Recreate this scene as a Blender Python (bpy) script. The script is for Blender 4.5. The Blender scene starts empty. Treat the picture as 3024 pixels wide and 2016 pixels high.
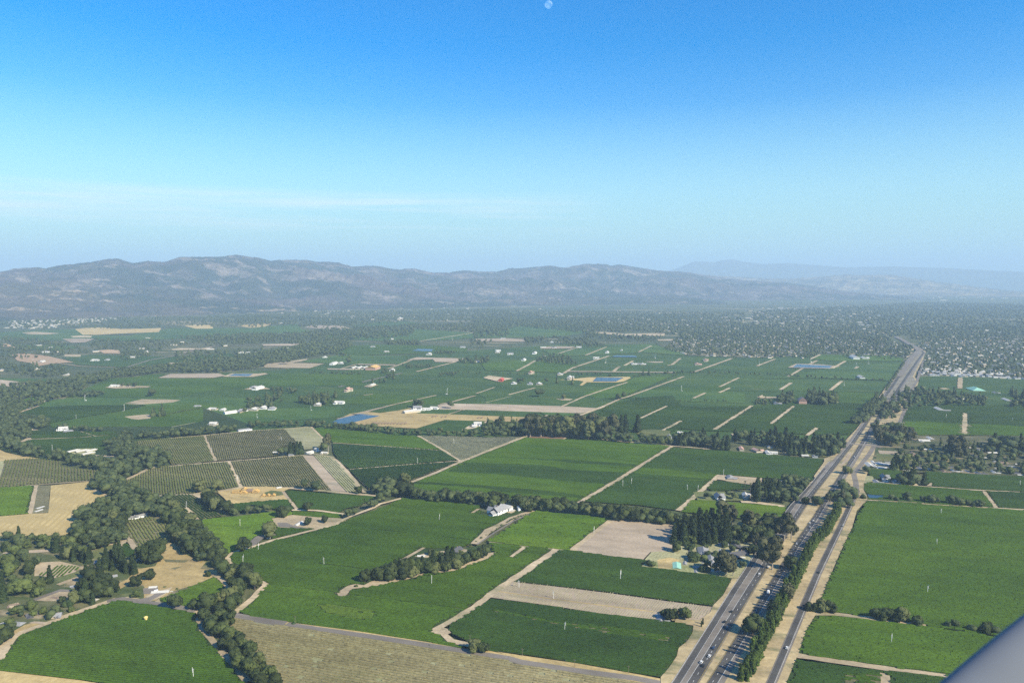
import bpy, bmesh, math, random
import numpy as np
from mathutils import Vector, Matrix
random.seed(7); RNG = np.random.default_rng(7)
S = bpy.context.scene
COL = S.collection
# ------------------------------------------------------------------ survey
# The valley floor was surveyed from the aeroplane: camera height, lens and pitch turn a sighting into metres on the ground.
HC = 350.0; FP = 2184.0; PITCH = math.atan((1008 - 825) / FP)
CP, SP = math.cos(PITCH), math.sin(PITCH)
a = 800 / 2352; b = 600 / 2352
REG = {'A': (0, 1500, a), 'B': (700, 1500, a), 'C': (1400, 1500, a), 'D': (2224, 1500, a),
       'E0': (0, 1200, b), 'E1': (500, 1200, b), 'E2': (1000, 1200, b), 'E3': (1500, 1200, b), 'E4': (2000, 1200, b), 'E5': (2424, 1200, b),
       'F0': (0, 700, a), 'F1': (700, 700, a), 'F2': (1400, 700, a), 'F3': (2224, 700, a), 'H': (0, 0, 3024 / 2352), 'S': (0, 0, 1.0)}
def sight(x, y):
    dx = x - 1512; v = y - 1008
    return dx, FP * CP - v * SP, -FP * SP - v * CP
def ground(x, y):
    dx, dy, dz = sight(x, y); t = -HC / min(dz, -8)
    return (dx * t, dy * t)
def px(s):
    out = []; r = REG['S']
    for tok in s.split():
        if tok in REG: r = REG[tok]
        else:
            x, y = tok.split(','); out.append((r[0] + float(x) * r[2], r[1] + float(y) * r[2]))
    return out
def P(s): return [ground(x, y) for x, y in px(s)]
HWY = math.atan2(ground(2820, 840)[0] - ground(2114, 2016)[0], ground(2820, 840)[1] - ground(2114, 2016)[1])  # heading of the highway
_c = P('B 260,680 1980,900'); CROSS = math.atan2(_c[1][1] - _c[0][1], _c[1][0] - _c[0][0])
# ------------------------------------------------------------------ materials
def new_mat(name):
    m = bpy.data.materials.new(name); m.use_nodes = True
    nt = m.node_tree; nt.nodes.clear()
    o = nt.nodes.new('ShaderNodeOutputMaterial'); p = nt.nodes.new('ShaderNodeBsdfPrincipled')
    nt.links.new(p.outputs[0], o.inputs[0]); p.inputs['Roughness'].default_value = 0.9
    if 'Specular IOR Level' in p.inputs: p.inputs['Specular IOR Level'].default_value = 0.15
    return m, nt, p
KA = .76
def rgb(c): return (c[0] * KA, c[1] * KA, c[2] * KA, 1)
def mixc(nt, f, a, b, mode='MIX'):
    n = nt.nodes.new('ShaderNodeMix'); n.data_type = 'RGBA'; n.blend_type = mode
    for i, v in ((0, f), (6, a), (7, b)):
        if isinstance(v, (tuple, list)): n.inputs[i].default_value = v
        elif isinstance(v, (int, float)): n.inputs[i].default_value = v
        else: nt.links.new(v, n.inputs[i])
    return n.outputs[2]
def noise(nt, co, scale, det=4, rough=.55):
    n = nt.nodes.new('ShaderNodeTexNoise'); n.inputs['Scale'].default_value = scale
    n.inputs['Detail'].default_value = det; n.inputs['Roughness'].default_value = rough
    nt.links.new(co, n.inputs['Vector']); return n.outputs['Fac']
def ramp(nt, f, lo, hi):
    n = nt.nodes.new('ShaderNodeMapRange'); n.inputs[1].default_value = lo; n.inputs[2].default_value = hi
    nt.links.new(f, n.inputs[0]); return n.outputs[0]
def mapped(nt, rot=0, scale=(1, 1, 1)):
    t = nt.nodes.new('ShaderNodeTexCoord'); m = nt.nodes.new('ShaderNodeMapping')
    m.vector_type = 'TEXTURE'; m.inputs['Rotation'].default_value = (0, 0, rot); m.inputs['Scale'].default_value = scale
    nt.links.new(t.outputs['Object'], m.inputs['Vector']); return m.outputs[0]
def field_mat(name, c1, c2, c3=None, big=.008, fine=.35, stripe=None, t3=(.62, .7), var=.15, grain=.35):
    """ground cover: broad blotches between c1 and c2 stretched along the rows, rare patches of c3, fine grain, optional row stripes (period, colour, share)"""
    m, nt, p = new_mat(name)
    co = mapped(nt, CROSS, (3, 1, 1)); co1 = mapped(nt)
    c = mixc(nt, ramp(nt, noise(nt, co, big), .38, .62), rgb(c1), rgb(c2))
    if c3: c = mixc(nt, ramp(nt, noise(nt, co, big * 2.2, 5), *t3), c, rgb(c3))
    g = ramp(nt, noise(nt, co1, fine, 3, .7), .3, .7)
    v = nt.nodes.new('ShaderNodeMapRange'); nt.links.new(g, v.inputs[0]); v.inputs[3].default_value = 1 - grain; v.inputs[4].default_value = 1 + grain
    c = mixc(nt, 1.0, c, v.outputs[0], 'MULTIPLY')
    gm = ramp(nt, noise(nt, co, .05, 4, .6), .3, .7); v = nt.nodes.new('ShaderNodeMapRange'); nt.links.new(gm, v.inputs[0]); v.inputs[3].default_value = .80; v.inputs[4].default_value = 1.20
    c = mixc(nt, 1.0, c, v.outputs[0], 'MULTIPLY')
    if stripe:
        w = nt.nodes.new('ShaderNodeTexWave'); w.inputs['Scale'].default_value = 2 * math.pi / stripe[0] / 20 * 1.0
        w.inputs['Distortion'].default_value = .6
        co2 = mapped(nt, stripe[3]); nt.links.new(co2, w.inputs['Vector'])
        c = mixc(nt, ramp(nt, w.outputs['Fac'], 1 - stripe[2] - .15, 1 - stripe[2] + .15), c, rgb(stripe[1]))
    oi = nt.nodes.new('ShaderNodeObjectInfo'); v = nt.nodes.new('ShaderNodeMapRange')
    nt.links.new(oi.outputs['Random'], v.inputs[0]); v.inputs[3].default_value = 1 - var; v.inputs[4].default_value = 1 + var
    c = mixc(nt, 1.0, c, v.outputs[0], 'MULTIPLY')
    nt.links.new(c, p.inputs['Base Color']); return m
def foliage_mat(name, c1, c2, var=.35, c3=None):
    m, nt, p = new_mat(name)
    g = nt.nodes.new('ShaderNodeNewGeometry'); oi = nt.nodes.new('ShaderNodeObjectInfo')
    c = mixc(nt, g.outputs['Random Per Island'], rgb(c1), rgb(c2))
    if c3: c = mixc(nt, ramp(nt, oi.outputs['Random'], .75, .95), c, rgb(c3))
    v = nt.nodes.new('ShaderNodeMapRange'); nt.links.new(oi.outputs['Random'], v.inputs[0]); v.inputs[3].default_value = 1 - var; v.inputs[4].default_value = 1 + var
    c = mixc(nt, 1.0, c, v.outputs[0], 'MULTIPLY')
    nt.links.new(c, p.inputs['Base Color']); p.inputs['Roughness'].default_value = .8; return m
def plain(name, c, rough=.8, metal=0, var=.12, scale=.5):
    m, nt, p = new_mat(name); co = mapped(nt)
    c = mixc(nt, ramp(nt, noise(nt, co, scale), .3, .7), rgb([k * (1 - var) for k in c]), rgb([min(1, k * (1 + var)) for k in c]))
    nt.links.new(c, p.inputs['Base Color']); p.inputs['Roughness'].default_value = rough; p.inputs['Metallic'].default_value = metal
    return m
M = {}
M['ground'] = field_mat('valley_soil', (.060, .085, .035), (.11, .115, .055), (.27, .22, .13), big=.004, fine=.05, t3=(.6, .68))
M['G1'] = field_mat('vine_dark', (.027, .060, .008), (.042, .085, .010), (.072, .090, .018), t3=(.66, .8))
M['G2'] = field_mat('vine_mid', (.046, .096, .006), (.069, .127, .008), (.10, .124, .016), t3=(.68, .85))
M['G3'] = field_mat('vine_bright', (.078, .145, .009), (.108, .175, .012), (.055, .12, .010))
M['GT'] = field_mat('vine_teal', (.044, .092, .018), (.070, .125, .020), (.115, .14, .03))
M['GO'] = field_mat('vine_olive', (.13, .155, .032), (.17, .18, .048), (.24, .22, .09))
M['B'] = field_mat('vine_brown', (.26, .225, .105), (.34, .29, .155), None, big=.012)
M['WF'] = field_mat('woodland_floor', (.065, .090, .036), (.12, .13, .06), (.30, .26, .16), big=.0012, fine=.02, t3=(.55, .65), grain=.4)
M['BG'] = field_mat('brownish_vines', (.17, .165, .055), (.21, .195, .08), (.30, .26, .14))
M['GD'] = field_mat('garden_ground', (.060, .085, .028), (.13, .125, .06), (.34, .27, .17), big=.02, fine=.1, t3=(.54, .66), grain=.25)
M['GY'] = field_mat('yellowed_vines', (.066, .118, .010), (.088, .132, .013))
M['VG'] = field_mat('dry_verge', (.36, .28, .16), (.46, .36, .20), (.20, .19, .10), big=.02, fine=.2, t3=(.54, .66), grain=.2)
M['GS'] = field_mat('soil_green', (.15, .145, .07), (.20, .18, .10))
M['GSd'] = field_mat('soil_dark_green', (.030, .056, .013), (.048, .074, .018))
M['T'] = field_mat('dirt', (.43, .34, .215), (.53, .42, .28), (.24, .22, .12), t3=(.56, .68), fine=.25, grain=.2)
M['Y'] = field_mat('dry_grass', (.46, .34, .15), (.54, .41, .19), (.34, .265, .13), fine=.2, grain=.2)
M['YS'] = field_mat('mown_hay', (.50, .38, .16), (.56, .43, .20), None, fine=.2, grain=.15, stripe=(9, (.515, .39, .17), .4, .25))
M['K'] = field_mat('ploughed', (.40, .315, .225), (.46, .37, .27), (.30, .26, .19), fine=.3, grain=.16)
M['KP'] = field_mat('pale_young_vines', (.31, .30, .15), (.37, .35, .20), (.24, .26, .10))
M['R'] = field_mat('red_soil', (.20, .115, .075), (.25, .15, .10))
M['O'] = field_mat('orange_soil', (.50, .32, .19), (.46, .34, .22))
M['L'] = field_mat('lawn', (.16, .165, .06), (.11, .14, .05), (.25, .22, .12), big=.03)
M['asphalt'] = field_mat('asphalt', (.075, .070, .068), (.10, .095, .09), None, big=.03, fine=.8, grain=.12, var=.02)
M['asphalt_worn'] = field_mat('worn_asphalt', (.19, .165, .14), (.235, .205, .175), None, big=.03, fine=.8, grain=.15, var=.02)
M['line'] = plain('road_paint', (.85, .85, .83)); M['yline'] = plain('yellow_road_paint', (.62, .45, .08))
M['oak'] = foliage_mat('oak_leaves', (.018, .031, .010), (.060, .080, .024), .36, (.088, .098, .036))
M['conif'] = foliage_mat('conifer_needles', (.013, .026, .009), (.040, .060, .018), .25)
M['pop'] = foliage_mat('poplar_leaves', (.028, .054, .010), (.088, .130, .022), .2)
M['euc'] = foliage_mat('eucalyptus_leaves', (.040, .048, .022), (.105, .105, .052), .25)
M['far'] = foliage_mat('far_leaves', (.032, .050, .019), (.094, .118, .044), .0)
M['shrub'] = foliage_mat('shrub_leaves', (.028, .050, .016), (.070, .10, .03), .3)
M['lime'] = foliage_mat('light_leaves', (.050, .072, .020), (.10, .125, .034), .2)
M['bark'] = plain('bark', (.13, .10, .075)); M['palebark'] = plain('pale_bark', (.42, .36, .29))
M['white'] = plain('white_paint', (1.0, .99, .96)); M['cream'] = plain('cream_wall', (.62, .55, .44)); M['beige'] = plain('beige_wall', (.48, .40, .30))
M['grey'] = plain('grey_roof', (.30, .30, .31)); M['dgrey'] = plain('dark_roof', (.11, .11, .12)); M['brown'] = plain('brown_roof', (.23, .17, .13))
M['pink'] = plain('pink_roof', (.55, .35, .28)); M['red'] = plain('red_paint', (.50, .10, .08)); M['teal'] = plain('green_roof', (.32, .60, .48))
M['lroof'] = plain('pale_roof', (.60, .58, .54)); M['timber'] = plain('new_timber', (.66, .43, .16)); M['wood'] = plain('weathered_wood', (.24, .19, .15))
M['metal'] = plain('galvanised', (.55, .56, .56), .5, .3); M['rubber'] = plain('rubber', (.02, .02, .02)); M['glass'] = plain('dark_glass', (.03, .035, .04), .15)
M['tank'] = plain('yellow_tank', (.75, .60, .22)); M['concrete'] = plain('concrete', (.50, .47, .42))
for k, c in {'carwhite': (1, 1, 1), 'carblack': (.03, .03, .035), 'carsilver': (.5, .51, .52), 'carblue': (.05, .10, .22), 'carred': (.35, .05, .04)}.items():
    M[k] = plain(k, c, .3, 0, .02)
def water():
    m, nt, p = new_mat('pond_water'); co = mapped(nt)
    p.inputs['Base Color'].default_value = (.016, .042, .075, 1); p.inputs['Roughness'].default_value = .25; p.inputs['Specular IOR Level'].default_value = .22
    bp = nt.nodes.new('ShaderNodeBump'); bp.inputs['Strength'].default_value = .15; nt.links.new(noise(nt, co, 1.5), bp.inputs['Height']); nt.links.new(bp.outputs[0], p.inputs['Normal'])
    return m
M['W'] = water()
# ------------------------------------------------------------------ mesh helpers
def link(o, parent=None):
    COL.objects.link(o)
    if parent: o.parent = parent
    return o
def tag(o, label=None, cat=None, group=None, kind=None):
    if label: o['label'] = label
    if cat: o['category'] = cat
    if group: o['group'] = group
    if kind: o['kind'] = kind
    return o
def mesh_np(name, V, F, mat, n=4):
    V = np.asarray(V, dtype=np.float32).reshape(-1, 3); F = np.asarray(F, dtype=np.int32).reshape(-1, n)
    me = bpy.data.meshes.new(name); me.vertices.add(len(V)); me.vertices.foreach_set('co', V.ravel())
    me.loops.add(F.size); me.loops.foreach_set('vertex_index', F.ravel())
    me.polygons.add(len(F)); me.polygons.foreach_set('loop_start', np.arange(0, F.size, n, dtype=np.int32))
    me.update(calc_edges=True); me.validate()
    if mat: me.materials.append(mat)
    return me
class MB:
    def __init__(s): s.v = []; s.f = []; s.mi = []; s.m = []
    def add(s, vs, fs, mat=0):
        k = len(s.v); s.v += [tuple(v) for v in vs]; s.f += [tuple(i + k for i in f) for f in fs]; s.mi += [mat] * len(fs)
    def box(s, x0, x1, y0, y1, z0, z1, mat=0):
        s.add([(x0, y0, z0), (x1, y0, z0), (x1, y1, z0), (x0, y1, z0), (x0, y0, z1), (x1, y0, z1), (x1, y1, z1), (x0, y1, z1)],
              [(0, 3, 2, 1), (4, 5, 6, 7), (0, 1, 5, 4), (1, 2, 6, 5), (2, 3, 7, 6), (3, 0, 4, 7)], mat)
    def tube(s, pts, rs, n=7, mat=0):
        k = len(s.v); up = Vector((0, 0, 1)); P_ = [Vector(p) for p in pts]
        for i, p in enumerate(P_):
            d = (P_[min(i + 1, len(P_) - 1)] - P_[max(i - 1, 0)]).normalized()
            x = d.cross(Vector((1, 0, 0)) if abs(d.z) > .9 else up).normalized(); y = d.cross(x)
            for j in range(n):
                t = 2 * math.pi * j / n; s.v.append(tuple(p + x * (rs[i] * math.cos(t)) + y * (rs[i] * math.sin(t))))
        for i in range(len(P_) - 1):
            for j in range(n):
                s.f.append((k + i * n + j, k + i * n + (j + 1) % n, k + (i + 1) * n + (j + 1) % n, k + (i + 1) * n + j)); s.mi.append(mat)
        s.f.append(tuple(k + j for j in range(n - 1, -1, -1))); s.mi.append(mat)
        s.f.append(tuple(k + (len(P_) - 1) * n + j for j in range(n))); s.mi.append(mat)
    def mesh(s, name, *mats):
        me = bpy.data.meshes.new(name); me.from_pydata(s.v, [], s.f)
        for m in mats: me.materials.append(m)
        if len(mats) > 1: me.polygons.foreach_set('material_index', s.mi)
        me.update(); return me
    def build(s, name, mat, parent=None): return link(bpy.data.objects.new(name, s.mesh(name, mat)), parent)
def empty(name, loc, rz=0):
    o = bpy.data.objects.new(name, None); o.location = loc; o.rotation_euler = (0, 0, rz); o.empty_display_size = 1; return link(o)
def dup(root, loc, rz=0, sc=None, label=None, group=None, cat=None):
    r = root.copy(); link(r); r.location = loc; r.rotation_euler = (0, 0, rz)
    if sc is not None: r.scale = sc if isinstance(sc, tuple) else (sc, sc, sc)
    tag(r, label, cat, group)
    for ch in root.children:
        c = ch.copy(); link(c, r)
        for g in ch.children: link(g.copy(), c)
    return r
def inside(pts, poly):
    x = pts[:, 0]; y = pts[:, 1]; q = np.asarray(poly); r = np.zeros(len(pts), bool); j = len(q) - 1
    for i in range(len(q)):
        xi, yi = q[i]; xj, yj = q[j]
        if yi != yj: r ^= ((yi > y) != (yj > y)) & (x < (xj - xi) * (y - yi) / (yj - yi) + xi)
        j = i
    return r
# ------------------------------------------------------------------ ground patches, painted bottom to top
PATCH = []   # dict(poly, z, rows, name, mat ...)
def densify(poly, wob=0):
    return poly
def patch(mat, s, name='field', label=None, cat=None, rows=None, kind=None, poly=None):
    PATCH.append(dict(poly=poly or P(s), mat=mat, name=name, label=label, cat=cat, rows=rows, kind=kind))
def strip_poly(pts, w0, w1=None, rough=0):
    w1 = w1 or w0; q = []
    for i in range(len(pts) - 1):
        A, B = np.array(pts[i]), np.array(pts[i + 1]); L = np.linalg.norm(B - A); n = max(1, int(L / 12)) if rough else 1
        for k in range(n): q.append(A + (B - A) * k / n)
    q.append(np.array(pts[-1])); Lp = []; Rp = []; N = len(q)
    for i in range(N):
        d = q[min(i + 1, N - 1)] - q[max(i - 1, 0)]; d = d / np.linalg.norm(d); nrm = np.array((-d[1], d[0]))
        w = (w0 + (w1 - w0) * i / max(1, N - 1)) / 2
        Lp.append(tuple(q[i] + nrm * w * (1 + rough * random.uniform(-1, 1)))); Rp.append(tuple(q[i] - nrm * w * (1 + rough * random.uniform(-1, 1))))
    return Lp + Rp[::-1]
def lane(s, w=5, mat='T', name='dirt_lane', w1=None, rough=.22, kind='structure'):
    if w > 3 and P(s)[0][1] < 1150: w *= 1.3; w1 = w1 and w1 * 1.3
    PATCH.append(dict(poly=strip_poly(P(s), w, w1, rough), mat=mat, name=name, label=None, cat=None, rows=None, kind=kind, strip=1))
def tri_poly(poly):
    from mathutils.geometry import tessellate_polygon
    return tessellate_polygon([[Vector((x, y, 0)) for x, y in poly]])
def vines(mat, s, label, d=None, sp=2.6, h=1.35, w=1.7, soil='GSd', gap=0, seg=6):
    """d: two sightings along a row; sp spacing between rows"""
    patch(soil, s, 'vineyard', label, 'vineyard', rows=dict(mat=mat, d=d, sp=sp, h=h, w=w, gap=gap, seg=seg), kind='stuff')
def green(mat, s, label): patch(mat, s, 'vineyard', label, 'vineyard', kind='stuff')
def dirt(mat, s, name='bare_soil'): patch(mat, s, name, kind='structure')
def rows_and_soil(V, F, vs, fs, m1, m2):
    n = len(V); me = bpy.data.meshes.new('vineyard'); vs = np.asarray(vs); fs = np.asarray(fs, dtype=np.int32) + n
    me.vertices.add(n + len(vs)); me.vertices.foreach_set('co', np.concatenate([V, vs]).astype(np.float32).ravel())
    loops = np.concatenate([F.astype(np.int32).ravel(), fs.ravel()]); me.loops.add(len(loops)); me.loops.foreach_set('vertex_index', loops)
    st = np.concatenate([np.arange(0, F.size, 4), F.size + np.arange(0, fs.size, 3)]).astype(np.int32)
    me.polygons.add(len(st)); me.polygons.foreach_set('loop_start', st)
    me.materials.append(m1); me.materials.append(m2)
    me.polygons.foreach_set('material_index', np.concatenate([np.zeros(len(F), np.int32), np.ones(len(fs), np.int32)]))
    me.update(calc_edges=True); return me
def build_patches():
    polys = [np.asarray(p['poly']) for p in PATCH]; bbs = [(q.min(0), q.max(0)) for q in polys]
    for i, p in enumerate(PATCH):
        z = .12 + .012 * i; far = min(math.hypot(x, y) for x, y in p['poly'])
        if far > 2500: z += .6 + far / 6000
        vs = [(x, y, z) for x, y in p['poly']]; fs = [tuple(t) for t in tri_poly(p['poly'])]
        nm = p['name']
        if p['rows']: # soil under the vines, then the vines themselves
            r = p['rows']; q = polys[i]
            if r['d']: A, B = P(r['d']); ang = math.atan2(B[1] - A[1], B[0] - A[0])
            else: ang = CROSS
            c, s_ = math.cos(ang), math.sin(ang); R = np.array([[c, s_], [-s_, c]]); U = q @ R.T
            mids = []
            for v in np.arange(U[:, 1].min() + r['sp'] / 2, U[:, 1].max(), r['sp']):
                xs = []
                for k in range(len(U)):
                    x0, y0 = U[k]; x1, y1 = U[(k + 1) % len(U)]
                    if (y0 > v) != (y1 > v): xs.append(x0 + (x1 - x0) * (v - y0) / (y1 - y0))
                xs.sort()
                for k in range(0, len(xs) - 1, 2):
                    n = int((xs[k + 1] - xs[k]) / r['seg'])
                    if n > 0:
                        u = xs[k] + (np.arange(n) + .5) * (xs[k + 1] - xs[k]) / n + (RNG.uniform(-.5, .5) * r['seg'] if n > 3 else 0)
                        mids.append(np.stack([u, np.full(n, v), np.full(n, (xs[k + 1] - xs[k]) / n / 2)], 1))
            m = np.concatenate(mids); W = m[:, :2] @ R
            keep = np.ones(len(m), bool)
            for j in range(i + 1, len(PATCH)):
                lo, hi = bbs[j]
                if (bbs[i][1] < lo).any() or (bbs[i][0] > hi).any(): continue
                sel = keep & (W[:, 0] > lo[0]) & (W[:, 0] < hi[0]) & (W[:, 1] > lo[1]) & (W[:, 1] < hi[1])
                idx = np.nonzero(sel)[0]
                if len(idx):
                    e = np.outer(m[idx, 2] * .75, [c, s_]); keep[idx] = ~(inside(W[idx], polys[j]) | inside(W[idx] + e, polys[j]) | inside(W[idx] - e, polys[j]))
            # frustum: thin out what lies beyond the frame
            keep &= (np.abs(W[:, 0]) < W[:, 1] * .80 + 60)
            keep &= RNG.random(len(m)) > r['gap']
            m = m[keep]; n = len(m)
            if n:
                h = r['h'] * RNG.uniform(.8, 1.2, n); w = r['w'] / 2 * RNG.uniform(.82, 1.18, n); dv = RNG.uniform(-.12, .12, n) * r['w']
                u0 = m[:, 0] - m[:, 2]; u1 = m[:, 0] + m[:, 2]; v0 = m[:, 1] + dv
                cs = [(-1, .15), (-.75, .95), (.75, .95), (1, .15)]; V = np.zeros((n, 8, 3))
                for k, (a_, b_) in enumerate(cs):
                    for e, uu in enumerate((u0, u1)):
                        x = uu; y = v0 + a_ * w; V[:, k * 2 + e, 0] = x * c - y * s_; V[:, k * 2 + e, 1] = x * s_ + y * c; V[:, k * 2 + e, 2] = z + b_ * h
                base = (np.arange(n) * 8)[:, None, None]; F = base + np.array([[0, 1, 3, 2], [2, 3, 5, 4], [4, 5, 7, 6]])[None]
                me = rows_and_soil(V.reshape(-1, 3), F.reshape(-1, 4), vs, fs, M[r['mat']], M[p['mat']])
                o = link(bpy.data.objects.new(nm, me)); tag(o, p['label'], p['cat'], None, p['kind']); continue
        mb = MB(); mb.add(vs, fs); me = mb.mesh(nm, M[p['mat']])
        o = link(bpy.data.objects.new(nm, me)); tag(o, p['label'], p['cat'], None, p['kind'])
# ------------------------------------------------------------------ the valley floor: farthest sheets first
# broad far greens
dirt('WF', 'F0 -300,560 2352,560 F2 0,560 2352,590 F3 900,600 2900,600 2900,880 2352,870 1600,880 1370,940 1300,1060 580,1020 0,1050 F2 1830,1030 1650,970 1560,905 1000,900 F1 2352,830 1500,880 F0 2352,850 0,850 -300,850', 'woodland_floor')
dirt('GT', 'H 60,955 250,868 640,850 830,822 1300,790 1560,790 2085,830 2010,960 1945,1010 1500,1010 900,1005 60,985', 'far_vineyard_ground')
PATCH[-1].update(name='vineyard', label='broad teal vineyards behind the long tree belt', cat='vineyard', kind='stuff')
green('GT', 'F0 0,830 200,815 650,800 730,850 1100,860 1500,790 2352,790 2352,870 1500,885 1100,905 900,905 830,880 500,900 0,890', 'far vineyards below the tan hillside village on the left')
dirt('Y', 'F0 650,800 760,788 900,785 1050,800 1230,798 1400,790 1380,825 1150,835 1000,840 850,850 720,850', 'dry_hill')
dirt('Y', 'F0 1600,772 1700,763 1840,765 1850,795 1700,797', 'dry_hill')
dirt('Y', 'F0 2120,780 F1 0,770 180,755 310,750 200,795 60,795 F0 2200,795', 'dry_hill')
dirt('T', 'F0 190,830 300,823 520,836 400,848 240,845'); dirt('T', 'F0 610,862 700,856 800,860 790,872 640,872'); dirt('K', 'F0 540,885 700,880 820,885 740,915 620,920 590,905')
dirt('O', 'F0 0,930 60,925 150,965 60,955 0,945'); dirt('O', 'F0 850,985 950,978 1040,985 1040,1012 900,1010'); dirt('T', 'F0 560,1022 700,1022 700,1040 560,1040')
green('GT', 'F0 100,940 520,935 700,960 500,985 180,975', 'thin green vineyard strip among far left farmyards')
green('GT', 'F0 540,1045 800,1020 1500,1040 2000,1010 2100,1050 1500,1100 1050,1130 650,1105', 'curving green vineyards above the dark wooded creek')
dirt('O', 'F0 100,1020 200,1010 400,1030 640,1088 500,1095 330,1122 250,1092 150,1075'); dirt('T', 'F0 1480,975 1560,965 1720,968 1850,955 1800,975 1500,985')
dirt('K', 'F0 1460,1092 1760,1088 1760,1102 1480,1104')
green('GT', 'F0 0,1225 480,1235 500,1260 300,1285 0,1260', 'green wedge below the bare orange hill')
dirt('K', 'F0 0,1240 100,1250 280,1272 100,1300 0,1305')
green('G2', 'F0 480,1262 700,1230 900,1195 1000,1175 1350,1090 1500,1060 1500,1085 1100,1150 900,1215 700,1262 560,1272', 'yellowish green strip beside the far farm road')
green('GT', 'F1 0,800 520,755 560,800 700,830 350,840 0,840', 'flat green vineyard under the far dry hill')
green('GT', 'F1 990,770 1250,735 1500,735 1650,765 1350,780 1050,785', 'small green rise around the yellow hilltop house')
green('GT', 'F1 700,860 1000,840 1560,800 2060,830 F2 0,750 900,750 1000,830 700,870 0,880 F1 1500,910 1100,900', 'far vineyards at the foot of the middle hills')
green('G2', 'F1 990,945 1250,935 1750,945 2000,965 2000,1000 1000,1030 850,1010', 'green vineyards around the far grey pond')
green('GT', 'F1 560,1080 850,1030 1450,1030 1450,1100 1000,1110 620,1090', 'green vineyard behind the cream sheds')
dirt('K', 'F1 215,930 560,925 550,945 230,945'); dirt('T', 'F1 230,1105 430,1085 620,1055 600,1070 480,1095 760,1100 630,1140 240,1135')
dirt('K', 'F1 590,785 640,765 900,770 1000,795 990,805 760,800')
dirt('K', 'F1 1470,1070 1560,1045 1980,1055 1890,1088 1720,1085 1700,1062'); dirt('K', 'F1 2070,885 2352,880 F2 440,890 440,910 0,905 F1 2080,905')
dirt('K', 'F1 1050,1102 1380,1108 1370,1116 1050,1110'); dirt('K', 'F1 780,1142 980,1143 970,1155 790,1152')
lane('F1 900,1145 1040,1105', 9); lane('F1 1310,1145 1420,1105 1560,1052', 10); lane('F1 1900,1085 1560,1170', 12)
lane('F1 1590,905 2050,832', 14); lane('F1 880,1300 1100,1255 1340,1200 1430,1180', 12, 'asphalt_worn'); lane('F0 1300,1070 1150,1115 1000,1170 960,1195 720,1235', 12, 'asphalt_worn'); lane('F0 1300,1070 1560,1025 1700,975 1900,945 2352,930', 14, 'asphalt_worn')
lane('F0 500,1095 700,1125 1000,1132', 8)
# pond and hayfield band, left middle
green('G2', 'F0 740,1310 1000,1245 1300,1190 1450,1190 1350,1225 1900,1225 1960,1210 2352,1200 F1 250,1185 1080,1190 1090,1290 300,1290 0,1340 F0 2100,1300 1500,1390 900,1390 880,1340', 'mid green vineyard around the lone round tree')
dirt('K', 'F0 1370,1225 1480,1190 1900,1185 1960,1205 1850,1225')
dirt('T', 'F0 1930,1215 2010,1185 2240,1190 2352,1180 F1 200,1185 270,1185 150,1212 0,1215'); PATCH[-1]['poly'] = P('F0 1930,1215 2010,1186 2240,1187 2300,1182 2330,1190 2200,1216')
patch('W', 'F0 1980,1207 2035,1190 2200,1190 2160,1210', 'pond_water', kind='structure')
green('G2', 'F0 20,1470 300,1380 520,1370 330,1440 150,1530 80,1558 0,1558 0,1500', 'light green meadow enclosed by the left creek trees')
green('GT', 'F0 160,1530 400,1410 880,1395 1750,1400 2352,1400 F1 0,1500 900,1470 950,1558 F0 900,1700 200,1700', 'wide dark vineyard left of the hedge with wind machines')
green('G2', 'F0 1000,1558 1300,1480 2200,1440 2352,1430 F1 0,1445 F0 1700,1500 1500,1558 1200,1600', 'lighter vineyard strip around the block of tall round trees')
dirt('T', 'F0 1080,1445 1230,1408 1420,1410 1570,1415 1500,1435 1350,1445 1180,1455'); lane('F0 150,1530 320,1460 400,1420 520,1395', 8); lane('F0 0,1455 60,1440 140,1405', 8)
dirt('T', 'F0 910,1308 1010,1290 1310,1298 1280,1310 1000,1318'); dirt('T', 'F0 2120,1320 2200,1300 2300,1305 2352,1320 F1 0,1325 F0 2200,1325')
green('G2', 'F1 890,1420 1160,1362 1950,1385 2060,1380 1740,1450 1400,1450 1000,1450', 'yellow green vineyard band behind the dirt storage yard')
green('GT', 'F1 900,1480 1400,1455 1740,1450 1560,1480 1300,1520 1080,1525 940,1558 900,1558', 'dark vineyard beside the blue reservoir')
green('GT', 'F2 20,1360 380,1240 880,1230 870,1240 960,1270 1330,1262 1000,1380 600,1400 100,1400', 'dark vineyards behind the two lone field trees')
green('G2', 'F2 940,1360 1310,1262 1400,1220 1700,1210 1340,1370 1320,1392 1060,1400', 'lighter vineyard block along the diagonal windbreak')
green('GT', 'F2 100,1390 330,1385 1220,1400 750,1470 100,1450', 'dark vineyard above the pinkish fallow strip')
green('GT', 'F2 1830,1212 F3 0,1228 1180,1255 1150,1340 740,1345 400,1340 F2 1600,1330', 'dark vineyard in front of the far belt hedge')
green('GT', 'F2 1370,1395 1500,1320 2352,1350 2352,1440 1780,1430 1350,1400', 'vineyard with two short dirt lanes behind the low hedge')
green('G2', 'F2 1600,1305 2200,1300 2140,1345 1930,1350 1550,1330', 'lighter vineyard band crossed by a dirt lane')
green('GT', 'F2 1000,1558 1270,1410 1780,1430 1500,1558', 'dark vineyard to the left of the long dirt avenue')
green('G2', 'F3 740,1342 1080,1355 1000,1450 760,1450 730,1400', 'faded brownish vineyard right of the dark grove')
green('G2', 'F2 560,1085 900,1110 780,1180 380,1165 100,1160 60,1100 380,1075', 'green vineyard in front of the small red roofed farm')
green('GT', 'F2 1100,1180 1350,1075 2240,1050 1900,1175', 'vineyards behind the straight tan lane')
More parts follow.
